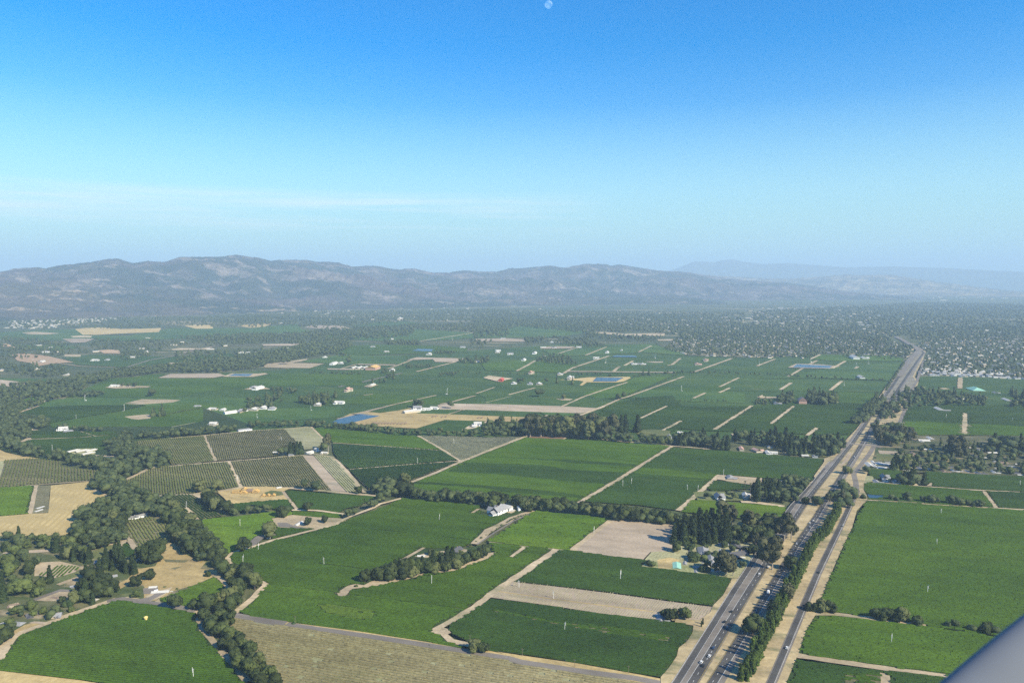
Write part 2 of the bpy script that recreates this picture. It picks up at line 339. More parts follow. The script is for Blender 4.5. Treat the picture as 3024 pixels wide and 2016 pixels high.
green('G2', 'F3 520,1060 590,1022 1200,1035 1310,1060 1290,1080 700,1080', 'green vineyard ending at the edge of town')
green('GT', 'F3 0,1230 300,1212 700,1130 1290,1085 1250,1160 1180,1250 600,1228', 'dark vineyard around the rectangular far reservoir')
green('GT', 'F2 600,985 1000,970 1500,930 1650,960 1830,1000 1820,1030 1440,1000 1380,1010 700,1040', 'far vineyard in front of the town edge')
for s_ in ('F2 370,1165 470,1112 530,1075', 'F2 780,1185 850,1140 1170,1035', 'F2 1305,1118 1380,1078', 'F2 1212,1168 1262,1126', 'F2 1900,1178 2240,1055', 'F2 1430,1000 1540,945', 'F2 970,1028 1150,955', 'F2 730,1015 890,962'):
    lane(s_, 12)
lane('F2 790,1168 1750,1178', 26, 'K'); lane('F2 1680,1118 1720,1110 1790,1055', 12)
dirt('K', 'F2 1480,1083 1640,1083 1640,1092 1560,1094'); dirt('K', 'F2 590,955 720,950 880,953 840,970 600,972'); dirt('T', 'F2 1000,828 1130,825 1300,840 1660,835 1650,860 1350,862 1150,845'); dirt('T', 'F2 1590,890 1730,888 1720,902 1600,903')
dirt('T', 'F2 710,1405 780,1400 860,1408 830,1420 760,1418')
dirt('Y', 'F2 735,1240 860,1232 1000,1218 1350,1215 1360,1225 1300,1255 1240,1262 980,1262 940,1290 915,1288 950,1255 900,1245'); patch('W', 'F2 1030,1256 1062,1222 1300,1224 1235,1256', 'pond_water', kind='structure')
patch('W', 'F2 1190,1042 1230,1030 1400,1033 1420,1045', 'pond_water', kind='structure')
dirt('K', 'F3 300,1135 370,1103 580,1108 760,1125 670,1145 450,1140'); patch('W', 'F3 345,1133 380,1107 690,1122 660,1140', 'pond_water', kind='structure')
patch('W', 'F1 1520,990 1570,973 1700,975 1690,995', 'pond_water', kind='structure')
for s_ in ('F3 305,1215 430,1142', 'F3 238,1326 330,1266', 'F3 670,1333 770,1254', 'F3 240,1558 350,1475', 'F3 35,1122 190,1062', 'F3 500,1062 583,1022', 'F3 690,1142 800,1080', 'F3 490,1108 555,1075', 'F3 885,1145 912,1128'):
    lane(s_, 11, rough=.1)
lane('F2 2130,1302 2300,1222', 9); lane('F2 2130,1352 2222,1310', 9); lane('F2 1908,1400 2008,1354', 9)
lane('F2 620,1558 750,1478 940,1392 1120,1330 1330,1262', 7, w1=9); lane('F2 300,1370 530,1310', 8); lane('F2 20,1360 180,1305', 7); lane('F2 100,1440 320,1385', 5, 'KP')
lane('F1 940,1558 1100,1520 1400,1447 1730,1375', 9); lane('F1 1180,1365 1100,1375', 6)
dirt('T', 'F2 80,1225 130,1205 200,1215 340,1232 210,1260'); dirt('T', 'F3 35,1390 80,1372 90,1385 215,1392 210,1402 60,1400'); dirt('T', 'F3 600,1470 650,1455 740,1432 755,1475')
dirt('T', 'F1 1100,1300 1150,1280 1230,1285 1160,1305'); dirt('T', 'F0 1100,1700 1100,1558 1240,1550 1320,1545 1250,1575')
# fallow strips and the yard with the blue reservoir
dirt('K', 'F1 1740,1462 1830,1448 2150,1452 F2 90,1450 740,1470 1080,1488 930,1532 550,1522 0,1508 F1 1760,1500')
lane('F1 1760,1452 1830,1442 2065,1380', 9); lane('F2 900,1558 1085,1490 1270,1405 1330,1390 1820,1212', 9)
green('GT', 'E2 960,85 1150,40 1410,42 1270,95', 'small dark vine plot between the sheds and the fallow field'); green('GT', 'E2 1285,95 1470,42 2352,70 E3 330,80 0,180 E2 2150,130', 'dark vine strip between two tan fallow strips')
green('GT', 'E3 370,70 860,85 760,130 600,120 420,100', 'short dark vine plot behind the tall eucalyptus grove')
dirt('Y', 'E2 -60,180 130,90 320,65 480,80 700,50 840,20 960,30 900,85 1270,95 2170,130 2250,100 E3 260,100 180,190 E2 2180,185 1720,175 1230,160 900,260 600,245 300,220 60,215')
lane('E2 -20,150 300,72 560,5', 8, 'K')
patch('W', 'E1 1890,185 1960,150 2150,105 2352,90 E2 140,92 480,112 370,140 230,175 80,212 0,210 E1 2100,215 1920,200', 'pond_water', kind='structure')
green('G1', 'E2 900,262 1230,162 1690,175 1600,300 1450,300 1050,300', 'green plot left of the white farmhouse in the tree belt'); green('G1', 'E2 1700,200 1760,180 2352,190 E3 200,190 200,230 E2 1900,220', 'narrow green plot behind the belt of tall trees')
dirt('T', 'E2 1420,280 1500,235 1620,200 1640,230 1560,260'); lane('E2 1270,95 1440,42', 5); lane('E2 1690,195 1760,160', 6)
# middle ground, right of centre
vines('G1', 'E3 560,240 1010,140 1140,0 1500,-90 1900,-120 2000,0 2352,20 E4 0,20 1000,0 1400,-60 2250,-20 2200,60 2080,200 1980,330 1500,330 1000,300 400,290 0,260 E3 1900,300 1300,300', 'dark vineyards between the hedge and the grove by the highway', sp=5, w=3.6, seg=16)
for s_, w_ in (('E4 425,275 865,-5', 9), ('E4 1078,210 1350,0', 8), ('E4 1505,340 1620,250', 9), ('E3 1520,148 1840,0', 7), ('E3 1775,292 2005,172', 8), ('E3 770,130 1135,-5', 11)): lane(s_, w_)
dirt('T', 'E4 620,320 720,322 680,380'); dirt('L', 'E3 1490,320 1560,275 1700,270 1880,290 1880,350 1560,350'); dirt('L', 'E4 1450,480 1790,470 1790,590 1480,590')
vines('G2', 'E2 760,940 1420,655 2170,365 E3 260,375 640,392 1080,405 1250,425 1880,468 820,1112 650,1130 200,1130 E2 2300,1110 1500,1060 900,1010', 'big banded green vineyard between the two oak belts', sp=2.8, w=2.2, seg=9)
vines('G1', 'E3 0,605 700,660 1460,715 1450,680 700,630 0,600 E2 1600,580', 'thin dark vine band across the big banded vineyard', sp=2.8, w=2.2, seg=9)
vines('G1', 'E2 1500,660 2352,690 E3 700,750 1370,780 1180,915 700,880 E2 2352,850 1900,800 1250,770', 'darker broad band in the middle of the banded vineyard', sp=2.8, w=2.2, seg=9)
vines('G1', 'E2 900,885 1700,930 2352,985 E3 900,1050 860,1080 0,1010 E2 1700,960 830,905', 'dark lower band of the banded vineyard', sp=2.8, w=2.2, seg=9)
vines('G1', 'E3 1890,490 2300,505 E4 0,495 580,528 1300,590 1700,628 1700,660 1590,830 1600,870 1200,850 490,795 380,880 20,1215 E3 2000,1215 1850,1200 1500,1150 860,1110', 'dark vineyard between the diagonal lane and the highway trees', sp=2.8, w=2.2, seg=9)
vines('G2', 'E3 1560,720 2352,790 E4 0,770 460,800 380,880 0,870 E3 2352,860 1420,780', 'lighter band inside the dark vineyard by the highway', sp=2.8, w=2.2, seg=9)
dirt('R', 'E3 250,352 320,325 440,318 560,330 700,358 620,385 400,380 240,372')
lane('E3 640,385 700,358 1000,378 1250,405 1880,462 2352,500 E4 300,500', 5); lane('E3 1905,465 1600,650 1300,840 820,1125', 8); lane('E3 1200,915 1470,945', 2.5); lane('E4 490,800 370,905 15,1215', 9)
dirt('T', 'E4 480,800 980,838 1000,872 900,912 850,915 600,880 530,862 440,850'); dirt('T', 'E4 1040,850 1220,862 1210,880 1040,870')
vines('G1', 'E4 440,872 600,885 850,930 800,965 420,992 350,960', 'small dark vine plot beside the tan farmyard', sp=2.6)
dirt('L', 'E4 180,1000 420,990 760,1000 760,1100 240,1100'); dirt('L', 'E4 1170,960 1480,985 1450,1080 1250,1080')
vines('G3', 'E4 175,1095 480,1112 1320,1185 1230,1300 1150,1410 850,1320 320,1260 60,1230', 'bright green vineyard below the white farmhouse and palms', sp=3.1, w=2.3)
lane('E4 740,1115 900,1120 1240,1168', 8)
# knoll and its plots
green('GSd', 'E0 -60,480 230,80 1400,60 2352,20 E1 1000,240 0,400 E0 1500,600 400,640', 'rough green meadow behind the left farm')
green('G2', 'E0 580,205 800,160 1300,80 1700,0 2352,-30 2352,180 1980,240 1300,240 600,250', 'light vineyard in front of the far left hedge')
dirt('T', 'E0 1440,125 1560,110 1700,98 1765,105 1740,145 1600,160 1520,150'); lane('E0 1990,245 2260,192', 4, 'KP')
vines('G1', 'E0 250,100 430,20 900,0 1700,-10 1300,75 800,160 570,205 300,150', 'dark vineyard with two white wind machines on the left', sp=4, w=2.8, seg=12)
vines('G1', 'E0 340,300 640,305 800,300 940,300 1300,298 1360,310 1250,342 800,368 380,382 360,340', 'small vineyard beside the white gabled farmhouse', sp=3)
vines('G1', 'E0 200,432 370,398 800,378 1250,348 1390,335 1270,450 1180,510 760,560 450,560 460,500 300,480', 'oval vineyard behind the pale stone estate', sp=3, d='E0 0,100 1000,60')
lane('E0 200,432 370,386 830,370 1110,352 1250,340', 4); lane('E0 935,298 1110,352', 3); lane('E0 200,85 450,0', 6); dirt('T', 'E0 240,300 370,265 450,280 330,285'); dirt('T', 'E0 200,430 340,360 370,385 260,425')
dirt('Y', 'E0 -200,490 0,510 60,540 250,582 460,612 0,645 -200,660')
vines('GO', 'E0 -200,655 0,642 220,622 450,615 700,650 690,705 900,735 1180,757 1225,785 1060,868 600,905 380,920 0,955 -200,975', 'striped olive vineyard with rows running away from the yellow hayfield', d='E0 620,900 640,640', sp=5, w=2.7, h=1.5, soil='GS', gap=.02)
dirt('KP', 'E0 -200,655 0,642 60,640 0,830 -200,850')
dirt('T', 'E0 1190,757 1330,755 1330,790 1210,800'); lane('E0 0,962 380,922 600,905 1060,872', 4)
vines('G3', 'E0 -260,965 0,958 410,927 345,1255 0,1285 -260,1295', 'bright green square plot beside the hayfield', sp=2.6)
dirt('YS', 'E0 590,925 1065,877 1005,912 1050,965 1200,1025 1310,1088 1230,1095 1150,1155 980,1245 900,1360 800,1470 700,1560 A 0,300 -100,300 E0 -260,1300 0,1285 350,1255 560,1245', 'hayfield')
dirt('GS', 'E0 430,925 590,922 575,1000 560,1240 350,1255 395,1050', 'fallow_strip'); lane('E0 420,925 385,1080 350,1255', 6)
lane('E0 1050,965 1200,1025 1310,1090', 5); dirt('L', 'E0 1030,560 1390,590 1700,620 1650,680 1000,640 1000,600')
dirt('T', 'E0 1020,620 1100,572 1200,575 1395,590 1390,612 1330,600 1110,590 1060,610'); patch('W', 'E0 1125,593 1345,592 1350,612 1235,640 1130,632', 'pond_water', kind='structure')
dirt('KP', 'E0 770,530 890,500 1100,495 1105,560 1050,580 900,575')
vines('GO', 'E0 1475,418 1850,388 2352,348 E1 410,345 470,480 540,640 0,700 E0 2100,682 1990,680 1900,600 1780,540 1620,500', 'olive striped plot on the knoll, upper left one', d='E0 1745,540 1700,440', sp=4, w=2.3, soil='GS', gap=.03)
vines('BG', 'E1 410,345 950,292 1330,272 1480,430 1370,460 1270,490 1265,575 1180,588 700,632 545,640', 'brownish striped plot on the knoll left of the cottage trees', d='E1 1000,600 870,300', sp=3.8, w=2.3, soil='GS', gap=.08)
dirt('KP', 'E1 1330,270 1640,245 1780,382 1770,440 1690,500 1560,510 1550,465 1480,430')
vines('GO', 'E0 1440,870 1550,822 1720,742 1850,707 2080,690 E1 0,702 690,652 830,945 650,1010 380,1020 200,1025 0,1042 E0 1700,1062 1600,1005 1440,945', 'olive striped plot on the knoll, lower left beside the creek', d='E0 2000,1000 1960,720', sp=4, w=2.3, soil='GS', gap=.02)
vines('BG', 'E1 700,642 1280,592 1540,582 1870,985 1750,992 1430,960 1130,945 830,945', 'brownish striped plot on the knoll above the building site', d='E1 1300,900 1130,610', sp=3.8, w=2.3, soil='GS', gap=.06)
dirt('K', 'E1 1540,582 1670,575 2060,1000 1880,990'); vines('KP', 'E1 1665,575 1780,580 1890,605 1935,645 2160,880 2225,975 2100,1005 2055,1000 1860,790', 'pale green strip of young vines at the right end of the knoll', d='E1 2055,1000 1670,575', sp=4, w=1.6, h=1.0, soil='KP')
vines('G2', 'E1 1650,258 2352,312 E2 200,300 640,345 920,357 1195,512 700,480 0,437 E1 1900,430 1880,400 1780,375', 'light green wedge vineyard beside the knoll', sp=3, w=2.4)
vines('GT', 'E1 1890,440 E2 0,448 400,470 1200,522 1395,632 800,680 120,738 0,640 E1 1960,640 1900,540', 'dark wedge vineyard with a white wind machine at its edge', d='E1 2060,720 1900,560', sp=3.2, w=2.3, soil='GSd')
vines('G1', 'E2 120,748 800,690 1390,650 700,925 600,900 400,960 350,970 250,880', 'dark lower wedge vineyard beside the oak clump', d='E2 350,960 120,745', sp=3.2, w=2.3, soil='GS')
vines('KP', 'E2 925,352 1300,352 1700,370 2130,362 1425,640 1400,622 1220,520', 'pale triangular plot of young vines', d='E2 1400,630 930,355', sp=4, w=1.5, h=.9, soil='KP')
for s_, w_ in (('E1 0,702 690,645 1100,612 1540,575 1680,560 1880,595 1960,655 2150,865 2200,950 2260,1010', 6), ('E1 410,345 480,520 540,640', 5), ('E1 690,645 760,790 830,950', 5), ('E1 0,378 400,345 950,290 1330,268 1640,243 1785,385', 5),
               ('E1 1890,432 E2 0,435 400,462 1200,520', 3.5), ('E2 920,350 1220,522 1410,640', 6), ('E2 110,742 800,685 1410,640', 4), ('E2 2180,350 1850,480 1420,650 1050,810 700,940', 8), ('E2 1410,640 1395,650', 5),
               ('E1 560,1000 850,948 1430,960 2080,1018 2352,1048 E2 430,1048', 9), ('E0 1440,870 1560,815 1720,735 1850,700', 9), ('E0 1700,1062 E1 0,1040 260,1030', 4)):
    lane(s_, w_)
dirt('Y', 'E1 560,1010 850,948 1130,940 1400,962 1310,1002 1370,1090 1000,1120 700,1150 640,1080', 'building_site'); dirt('L', 'E1 1110,1010 1180,985 1310,1000 1320,1040 1150,1060 1090,1050')
vines('G1', 'E1 1335,990 1600,1005 1900,1030 2352,1060 E2 430,1060 480,1075 300,1130 240,1190 E1 2280,1090 2200,1170 2050,1190 1970,1245 1600,1215 1500,1205', 'green vineyard between the building site road and the farm road', sp=3.1, w=2.3)
vines('G1', 'E1 700,1152 1000,1120 1370,1093 1425,1205 1230,1205 950,1150 900,1220 690,1240', 'small vineyard just below the building site', sp=3.1, w=2.3)
lane('E1 1315,1000 1400,1110 1485,1215', 5); lane('E1 1420,1215 1700,1218 2020,1262', 5)
vines('G1', 'E0 1730,1070 2210,1033 2352,1062 E1 260,1040 385,1115 320,1110 480,1200 620,1280 340,1335 270,1342 E0 2250,1345 2130,1250 2000,1185 1850,1125', 'small striped vineyard under the row of oaks', d='E1 120,1100 380,1290', sp=4.2, w=2.4, soil='GS')
lane('E1 195,1190 340,1335', 4); dirt('T', 'E1 260,1030 400,1000 450,990 430,1040 385,1112')
vines('G3', 'A 1690,130 1900,98 2100,85 2352,50 B 330,42 480,45 480,75 300,105 380,180 330,210 270,250 130,310 110,340 100,370 0,400 A 1955,412 1880,285 1750,200', 'bright green vineyard with a lone wind machine left of the farm track', sp=3.1, w=2.3, d='A 1700,350 2352,300')
vines('G2', 'E1 1430,1232 1700,1245 2010,1272 1960,1312 1700,1300 1430,1270', 'narrow green plot above the walled tan farmyard', sp=2.6)
dirt('T', 'B 300,105 480,72 700,92 900,102 965,125 870,155 800,190 680,200 360,180 330,150', 'farmyard'); dirt('asphalt_worn', 'B 350,140 430,140 500,170 660,195 680,205 500,185 360,175', 'driveway')
vines('G2', 'B 350,190 660,195 680,205 500,250 300,300 310,260', 'light green triangle of vines beside the farmyard', sp=2.6)
# ---- foreground left
green('GD', 'A -300,260 600,250 1060,130 1500,60 1900,380 2200,620 2100,900 1700,900 1020,815 400,1040 80,1180 0,1320 -300,1500', 'rough green garden ground among the left houses')
vines('GO', 'A 1060,132 1290,92 1400,128 1480,160 1500,245 1475,315 1370,345 1280,330 1185,380 1130,250 1110,240 1118,185', 'brownish striped vineyard enclosed by creek oaks', d='A 1240,330 1130,150', sp=4, w=2.4, soil='GS', gap=.05)
dirt('Y', 'A 1365,350 1500,312 1545,372 1620,420 1700,462 1790,482 1740,540 1885,560 1870,605 1700,680 1500,740 1370,825 1300,820 1250,800 1255,700 1200,640 1010,735 965,730 1000,680 1100,640 1200,545 1350,520 1400,430', 'dry_yard')
dirt('GS', 'A 1400,380 1460,375 1420,400 1380,400', 'scrub'); dirt('GS', 'A 1420,460 1640,470 1600,490 1440,485', 'scrub'); dirt('GS', 'A 1480,540 1590,520 1520,550', 'scrub')
vines('G3', 'A 1378,822 1500,770 1870,622 1990,742 1900,815 1770,850 1720,875 1590,868', 'small bright green plot between creek and dry yard', sp=3.1, w=2.3)
dirt('T', 'A 1010,810 1130,780 1300,830 1400,850 1380,800 1300,830 1260,780 1500,700 1470,740 1330,840 1200,830', 'driveway')
dirt('asphalt_worn', 'A 1250,800 1300,790 1380,740 1480,735 1300,825 1200,810', 'driveway'); dirt('asphalt_worn', 'A 1240,715 1370,700 1380,760 1250,765', 'driveway')
dirt('L', 'A 1030,770 1100,760 1210,750 1200,800 1080,785', 'lawn')
dirt('L', 'A 800,390 930,345 1090,322 1165,375 1150,445 1000,450 900,452 800,475', 'lawn'); vines('G1', 'A 1045,350 1100,320 1175,385 1160,440 1040,440', 'tiny vineyard corner beside the tan fork of the track', sp=2.6)
lane('A 985,395 1060,330 1110,270 1180,380', 5); dirt('T', 'A 930,290 970,280 960,310 1000,330 930,340')
dirt('T', 'A 300,505 340,490 520,480 690,518 600,520 500,520 420,590 300,610')
vines('G2', 'A 330,600 520,520 690,522 650,580 470,625', 'little striped vineyard among the left houses', d='A 420,600 500,530', sp=4.4, w=1.7, soil='K')
dirt('L', 'A 470,630 680,565 790,540 790,570 520,665', 'lawn')
lane('A 505,685 640,635 790,580', 5); lane('A 20,415 250,395 440,382', 8, 'K'); dirt('T', 'A 300,820 470,750 560,738 660,748 640,780 600,825 400,828'); lane('A 300,815 520,735 660,742', 5, 'asphalt_worn')
dirt('L', 'A 200,910 250,862 340,855 335,890 290,925', 'lawn'); dirt('L', 'A 0,975 100,940 60,1000 0,1010', 'lawn'); dirt('T', 'A 75,860 160,840 170,855 90,905'); dirt('T', 'A 0,680 70,680 60,720 0,720')
dirt('Y', 'A 95,1160 120,1090 215,1035 320,1012 420,1025 300,1080 210,1105'); dirt('K', 'A 190,1035 300,1005 420,1012 400,1030 250,1020')
vines('G2', 'A -100,1395 0,1320 100,1170 210,1108 420,1032 700,940 940,842 1020,822 1180,842 1400,882 1690,932 1720,990 1790,1110 1950,1310 2135,1525 2200,1620 1300,1610 700,1515 0,1438 -100,1440', 'large dark green vineyard with the yellow tank tower, bottom left of the creek', d='A 300,1200 1500,1330', sp=3.0, w=2.1)
dirt('Y', 'A -300,1390 0,1438 700,1520 1300,1620 -300,1700', 'dry_verge')
lane('A -30,1345 30,1250 90,1160 200,1095 420,1018 700,915 1010,808', 8, w1=6); lane('A 930,830 1050,808 1250,838 1420,862 1600,890 1710,920', 7, 'asphalt_worn', 'farm_road', rough=.05)
lane('A 1700,915 1800,950 1830,975', 6); lane('A 1715,975 1765,1075 1870,1200 1960,1305 2060,1410 2150,1530', 5); lane('A 1830,580 1925,640 2035,760', 4)
# ---- foreground centre
vines('G2', 'A 1990,440 2080,385 B 120,368 300,310 640,235 700,215 860,150 960,125 1280,5 E2 730,1088 960,1100 1280,1122 1620,1165 1640,1240 2100,1290 2300,1230 C 540,40 330,110 0,310 B 2060,300 1950,365 2250,405 2180,450 1900,560 1450,645 1000,725 880,760 700,735 260,680 150,622 A 2080,560 2000,470', 'large green vineyard between the farm track and the tree lined lane', sp=3.0, w=2.1)
lane('B 860,172 1400,225 2060,298', 1.6, 'GSd', 'field_gap', rough=0); lane('E2 1110,1325 1500,1360 1900,1395', 1.6, 'GSd', 'field_gap', rough=0); lane('B 690,500 1000,535 1200,555', 1.6, 'GSd', 'field_gap', rough=0)
vines('G2', 'B 950,762 1100,710 1500,645 1900,565 2240,415 C 145,325 415,350 680,378 190,722 B 2215,735 1980,895 1500,838', 'green vineyard below the avenue of dark trees', sp=3.0, w=2.1)
vines('G2', 'B 262,690 600,725 880,768 1500,848 1980,905 1850,1000 1720,1080 1700,1095 1800,1150 1950,1235 1650,1212 1200,1135 1000,1095 700,1055 530,1030 250,985 60,945 20,912', 'vineyard with a yellowed patch above the road', sp=3.0, w=2.1)
lane('B 262,684 600,722 880,762 1500,843 1980,900', 1.8, 'GS', 'field_gap', rough=0)
vines('GY', 'B 700,860 950,880 1180,920 1200,985 1000,990 800,940', 'yellowed sick patch of vines above the road', sp=3.0, w=2.1, gap=.02)
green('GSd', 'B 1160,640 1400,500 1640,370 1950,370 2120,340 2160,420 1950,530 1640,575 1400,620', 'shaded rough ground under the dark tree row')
dirt('T', 'B 870,755 960,695 1030,680 1100,690 1170,655 1450,618 1640,570 1900,528 2080,470 2180,408 2250,402 2190,450 1900,562 1640,594 1450,647 1150,708 1000,722 930,795 880,790'); dirt('T', 'B 1540,440 1620,415 1800,390 1960,370 2000,380 1990,400 1800,420 1640,450')
dirt('T', 'B 1385,485 1610,360 1640,362 1410,495'); dirt('T', 'C 295,450 425,350 470,350 325,452'); dirt('T', 'E2 1520,1258 1600,1205 1640,1205 1560,1258')
green('GSd', 'C 20,75 150,40 400,22 480,35 320,95', 'dark lawn around the white farmhouse')
dirt('T', 'E2 1950,1250 1990,1225 2050,1235 2000,1258')
lane('C 545,35 330,105 130,210 0,330', 9, 'T'); lane('C 552,38 340,130 140,255 25,335', 2.8, 'asphalt_worn'); lane('C 130,312 420,350 850,388', 3, 'KP')
lane('E2 730,1082 480,1150 400,1195 150,1290 0,1362 B 860,162 700,200 500,250 300,300 120,362 A 2080,385 2010,412 1975,440 1990,490 2070,560', 6, w1=6); lane('E2 730,1082 960,1098 1280,1120 1640,1165 1720,1170', 5)
lane('B 100,345 200,272 320,240', 10, 'asphalt_worn'); lane('A 2225,640 2305,685 2200,800 2060,920 1960,965 1945,1000 1990,1065', 6, w1=6)
vines('G1', 'C 715,385 850,392 1200,442 1480,475 1450,530 1700,562 2000,600 2235,635 2210,690 2160,780 2072,872 1700,825 1200,755 800,708 345,658', 'dark green vineyard below the dirt yard houses', sp=3.0, w=2.1)
vines('KP', 'C 340,662 800,714 1200,765 1700,835 2072,882 2050,930 1950,1000 1740,1000 1450,980 1100,938 700,875 150,800 190,742', 'tan plot of young vines ending at the white roofed sheds', sp=2.6, w=.5, h=.22, soil='K', d='C 1200,800 1130,870', gap=.1)
lane('C 200,745 700,815 1560,925', 2.5, 'Y')
vines('G1', 'C 140,812 700,887 1100,947 1500,992 1740,1027 1902,1050 1890,1110 1850,1180 1775,1240 1760,1310 1690,1420 1620,1495 1450,1472 900,1372 500,1308 130,1262 115,1225 B 2170,1250 2180,1215 2060,1210 1870,1115 1840,1060 C 0,900', 'dark green vineyard with the tall white wind machine beside the highway', sp=3.0, w=2.1)
vines('G2', 'C 150,905 700,1010 1300,1080 1700,1140 1680,1190 1300,1140 800,1050 200,930', 'paler thin streak of weak vines beside the wind machine', sp=3.0, w=1.9, gap=.1, soil='GS')
vines('G3', 'C 530,42 700,60 1190,112 850,387 470,350 125,308', 'light green vineyard speckled with gaps beside the ploughed field', sp=3.1, w=2.3, gap=.03)
dirt('K', 'C 1200,115 1430,127 1870,180 1800,230 1720,290 1730,392 1530,402 1465,470 1100,425 850,390', 'ploughed_field')
lane('C 1195,118 1020,250 850,388', 6)
dirt('KP', 'C 1480,470 1540,402 1730,392 1800,330 2000,310 2420,320 2420,610 2240,632 1700,558 1450,530 1500,480', 'yard')
dirt('Y', 'C 1590,470 1700,450 1790,470 1700,550 1600,545', 'yard'); dirt('L', 'C 1830,330 2000,325 2020,370 1900,360', 'lawn')
lane('C 720,378 450,565 190,735 0,885 B 1900,985 1705,1088', 8, w1=6); lane('B 1705,1088 1800,1125 1860,1180 2060,1225', 6)
dirt('T', 'B 1780,1060 1830,1075 1860,1110 1800,1130 1750,1090')
vines('B', 'A 2010,985 2040,955 B 20,972 250,1014 700,1084 1200,1156 1650,1236 2352,1340 C 350,1382 850,1450 1400,1528 1700,1640 B 300,1640 380,1517 230,1380 100,1200 40,1150 A 2050,1080 1995,1040', 'brown striped vineyard in front of the paved road', d='B 250,1014 2352,1340', sp=3.9, w=2.0, h=1.0, soil='KP', gap=.03)
dirt('Y', 'B 250,988 530,1028 1050,1095 1650,1190 2050,1265 2200,1262 2352,1305 C 130,1265 500,1320 900,1378 1450,1478 1640,1515 1800,1620 1500,1560 850,1432 400,1362 0,1292 B 1650,1222 1200,1150 700,1080 250,1010', 'dry_verge')
lane('A 1960,960 2030,955 B 0,962 250,1008 420,1030', 8.5, 'asphalt_worn', 'paved_road', rough=.05)
lane('B 430,1034 700,1077 1200,1148 1650,1218 2352,1332 C 400,1364 850,1434 1400,1508 1800,1590', 6.5, 'asphalt_worn', 'paved_road', rough=.02)
# ---- right of the railway
green('GT', 'F3 1430,1222 1600,1212 2352,1243 2700,1250 2700,1500 2352,1500 1700,1465 1340,1490 1390,1320 1445,1260', 'far dark vineyards left of the green roofed hall')
vines('G1', 'F3 1340,1490 1700,1468 2300,1472 2352,1500 2700,1540 E5 2600,370 2352,360 1600,345 1080,350 920,250 1000,20', 'vineyards right of the railway behind the housing strip', sp=5, w=3.6, seg=16)
vines('G2', 'E5 960,190 1640,215 2352,250 2600,260 2600,370 2352,360 1600,345 1080,350 920,250', 'paler band of vines right behind the housing trees', sp=5, w=3.2, seg=14, soil='GS')
lane('E5 1665,90 1665,340', 10); lane('F3 1800,1230 1795,1325', 14); lane('F3 1630,1328 1690,1325', 20)
green('GD', 'E5 600,430 900,440 1100,350 2352,360 2700,380 2700,860 2352,840 1230,780 940,800 560,745 560,640', 'dark garden ground between the houses right of the highway')
dirt('L', 'E5 640,560 900,578 1000,590 1480,645 1460,665 1000,655 640,640', 'lawn'); dirt('K', 'E5 660,525 890,540 900,575 680,565'); dirt('Y', 'E5 1340,650 1380,620 1480,625 1480,660'); dirt('L', 'E5 1680,640 1920,650 1900,700 1700,690', 'lawn')
vines('G1', 'E5 555,755 840,757 930,780 920,890 840,880 700,850 600,870 565,800', 'small dark plot between two rows of white houses', sp=3)
vines('G1', 'E5 1230,782 1600,800 2352,842 2700,862 2700,1030 2352,1008 1900,990 1300,945 1230,900', 'dark vineyard in front of the housing strip', sp=3, w=2.4)
vines('G2', 'E5 500,907 700,915 1050,945 1600,985 1890,1010 2010,1190 1400,1162 600,1108 540,1105 540,1045 510,960', 'green vineyard around the row of round trees', sp=2.8, w=2.2)
vines('G1', 'E5 1930,1008 2352,1022 2700,1035 2700,1240 2352,1215 2050,1190', 'dark vineyard corner right of the short dirt track', sp=2.8, w=2.2)
lane('E5 500,905 720,908 1050,940 1400,962 1700,985 2352,1018 2700,1035', 5); lane('E5 1890,1005 2030,1195', 6); lane('E5 540,1108 1000,1135 1340,1165 2352,1220 2700,1240', 5)
dirt('T', 'E5 1045,930 1100,915 1130,935 1060,945'); dirt('T', 'E5 1225,940 1285,895 1285,945'); dirt('KP', 'E5 500,820 600,830 620,890 500,905')
patch('W', 'E5 535,1042 740,1052 700,1078 570,1095', 'pond_water', kind='structure')
vines('G2', 'E5 535,1120 1000,1142 1340,1172 2352,1232 2900,1262 D 3000,1250 2352,1175 1900,1108 1400,1035 900,978 560,948 575,870 640,690 770,400 860,200', 'wide green vineyard with white wind machines right of the railway', sp=3.1, w=2.3)
vines('G2', 'D 545,960 900,992 1400,1045 1900,1120 2300,1175 3000,1260 3000,1700 1600,1478 1000,1398 390,1300 460,1090', 'green vineyard below the row of field oaks', sp=3.0, w=2.1)
vines('G1', 'D 330,1345 1000,1432 1600,1502 2700,1700 2700,1800 200,1750', 'nearest vineyard corner below the tan track on the right', sp=3.0, w=2.1)
vines('G2', 'D 800,1480 1100,1470 1180,1560 800,1560', 'brownish thin corner of vines at the bottom right', sp=3.0, w=1.7, gap=.2, soil='GS')
lane('D 520,948 700,948 900,970 1400,1035 1500,1052', 6); lane('D 380,1312 1000,1402 1600,1488 1700,1500', 7, w1=6); lane('D 1145,1470 1140,1600', 6)
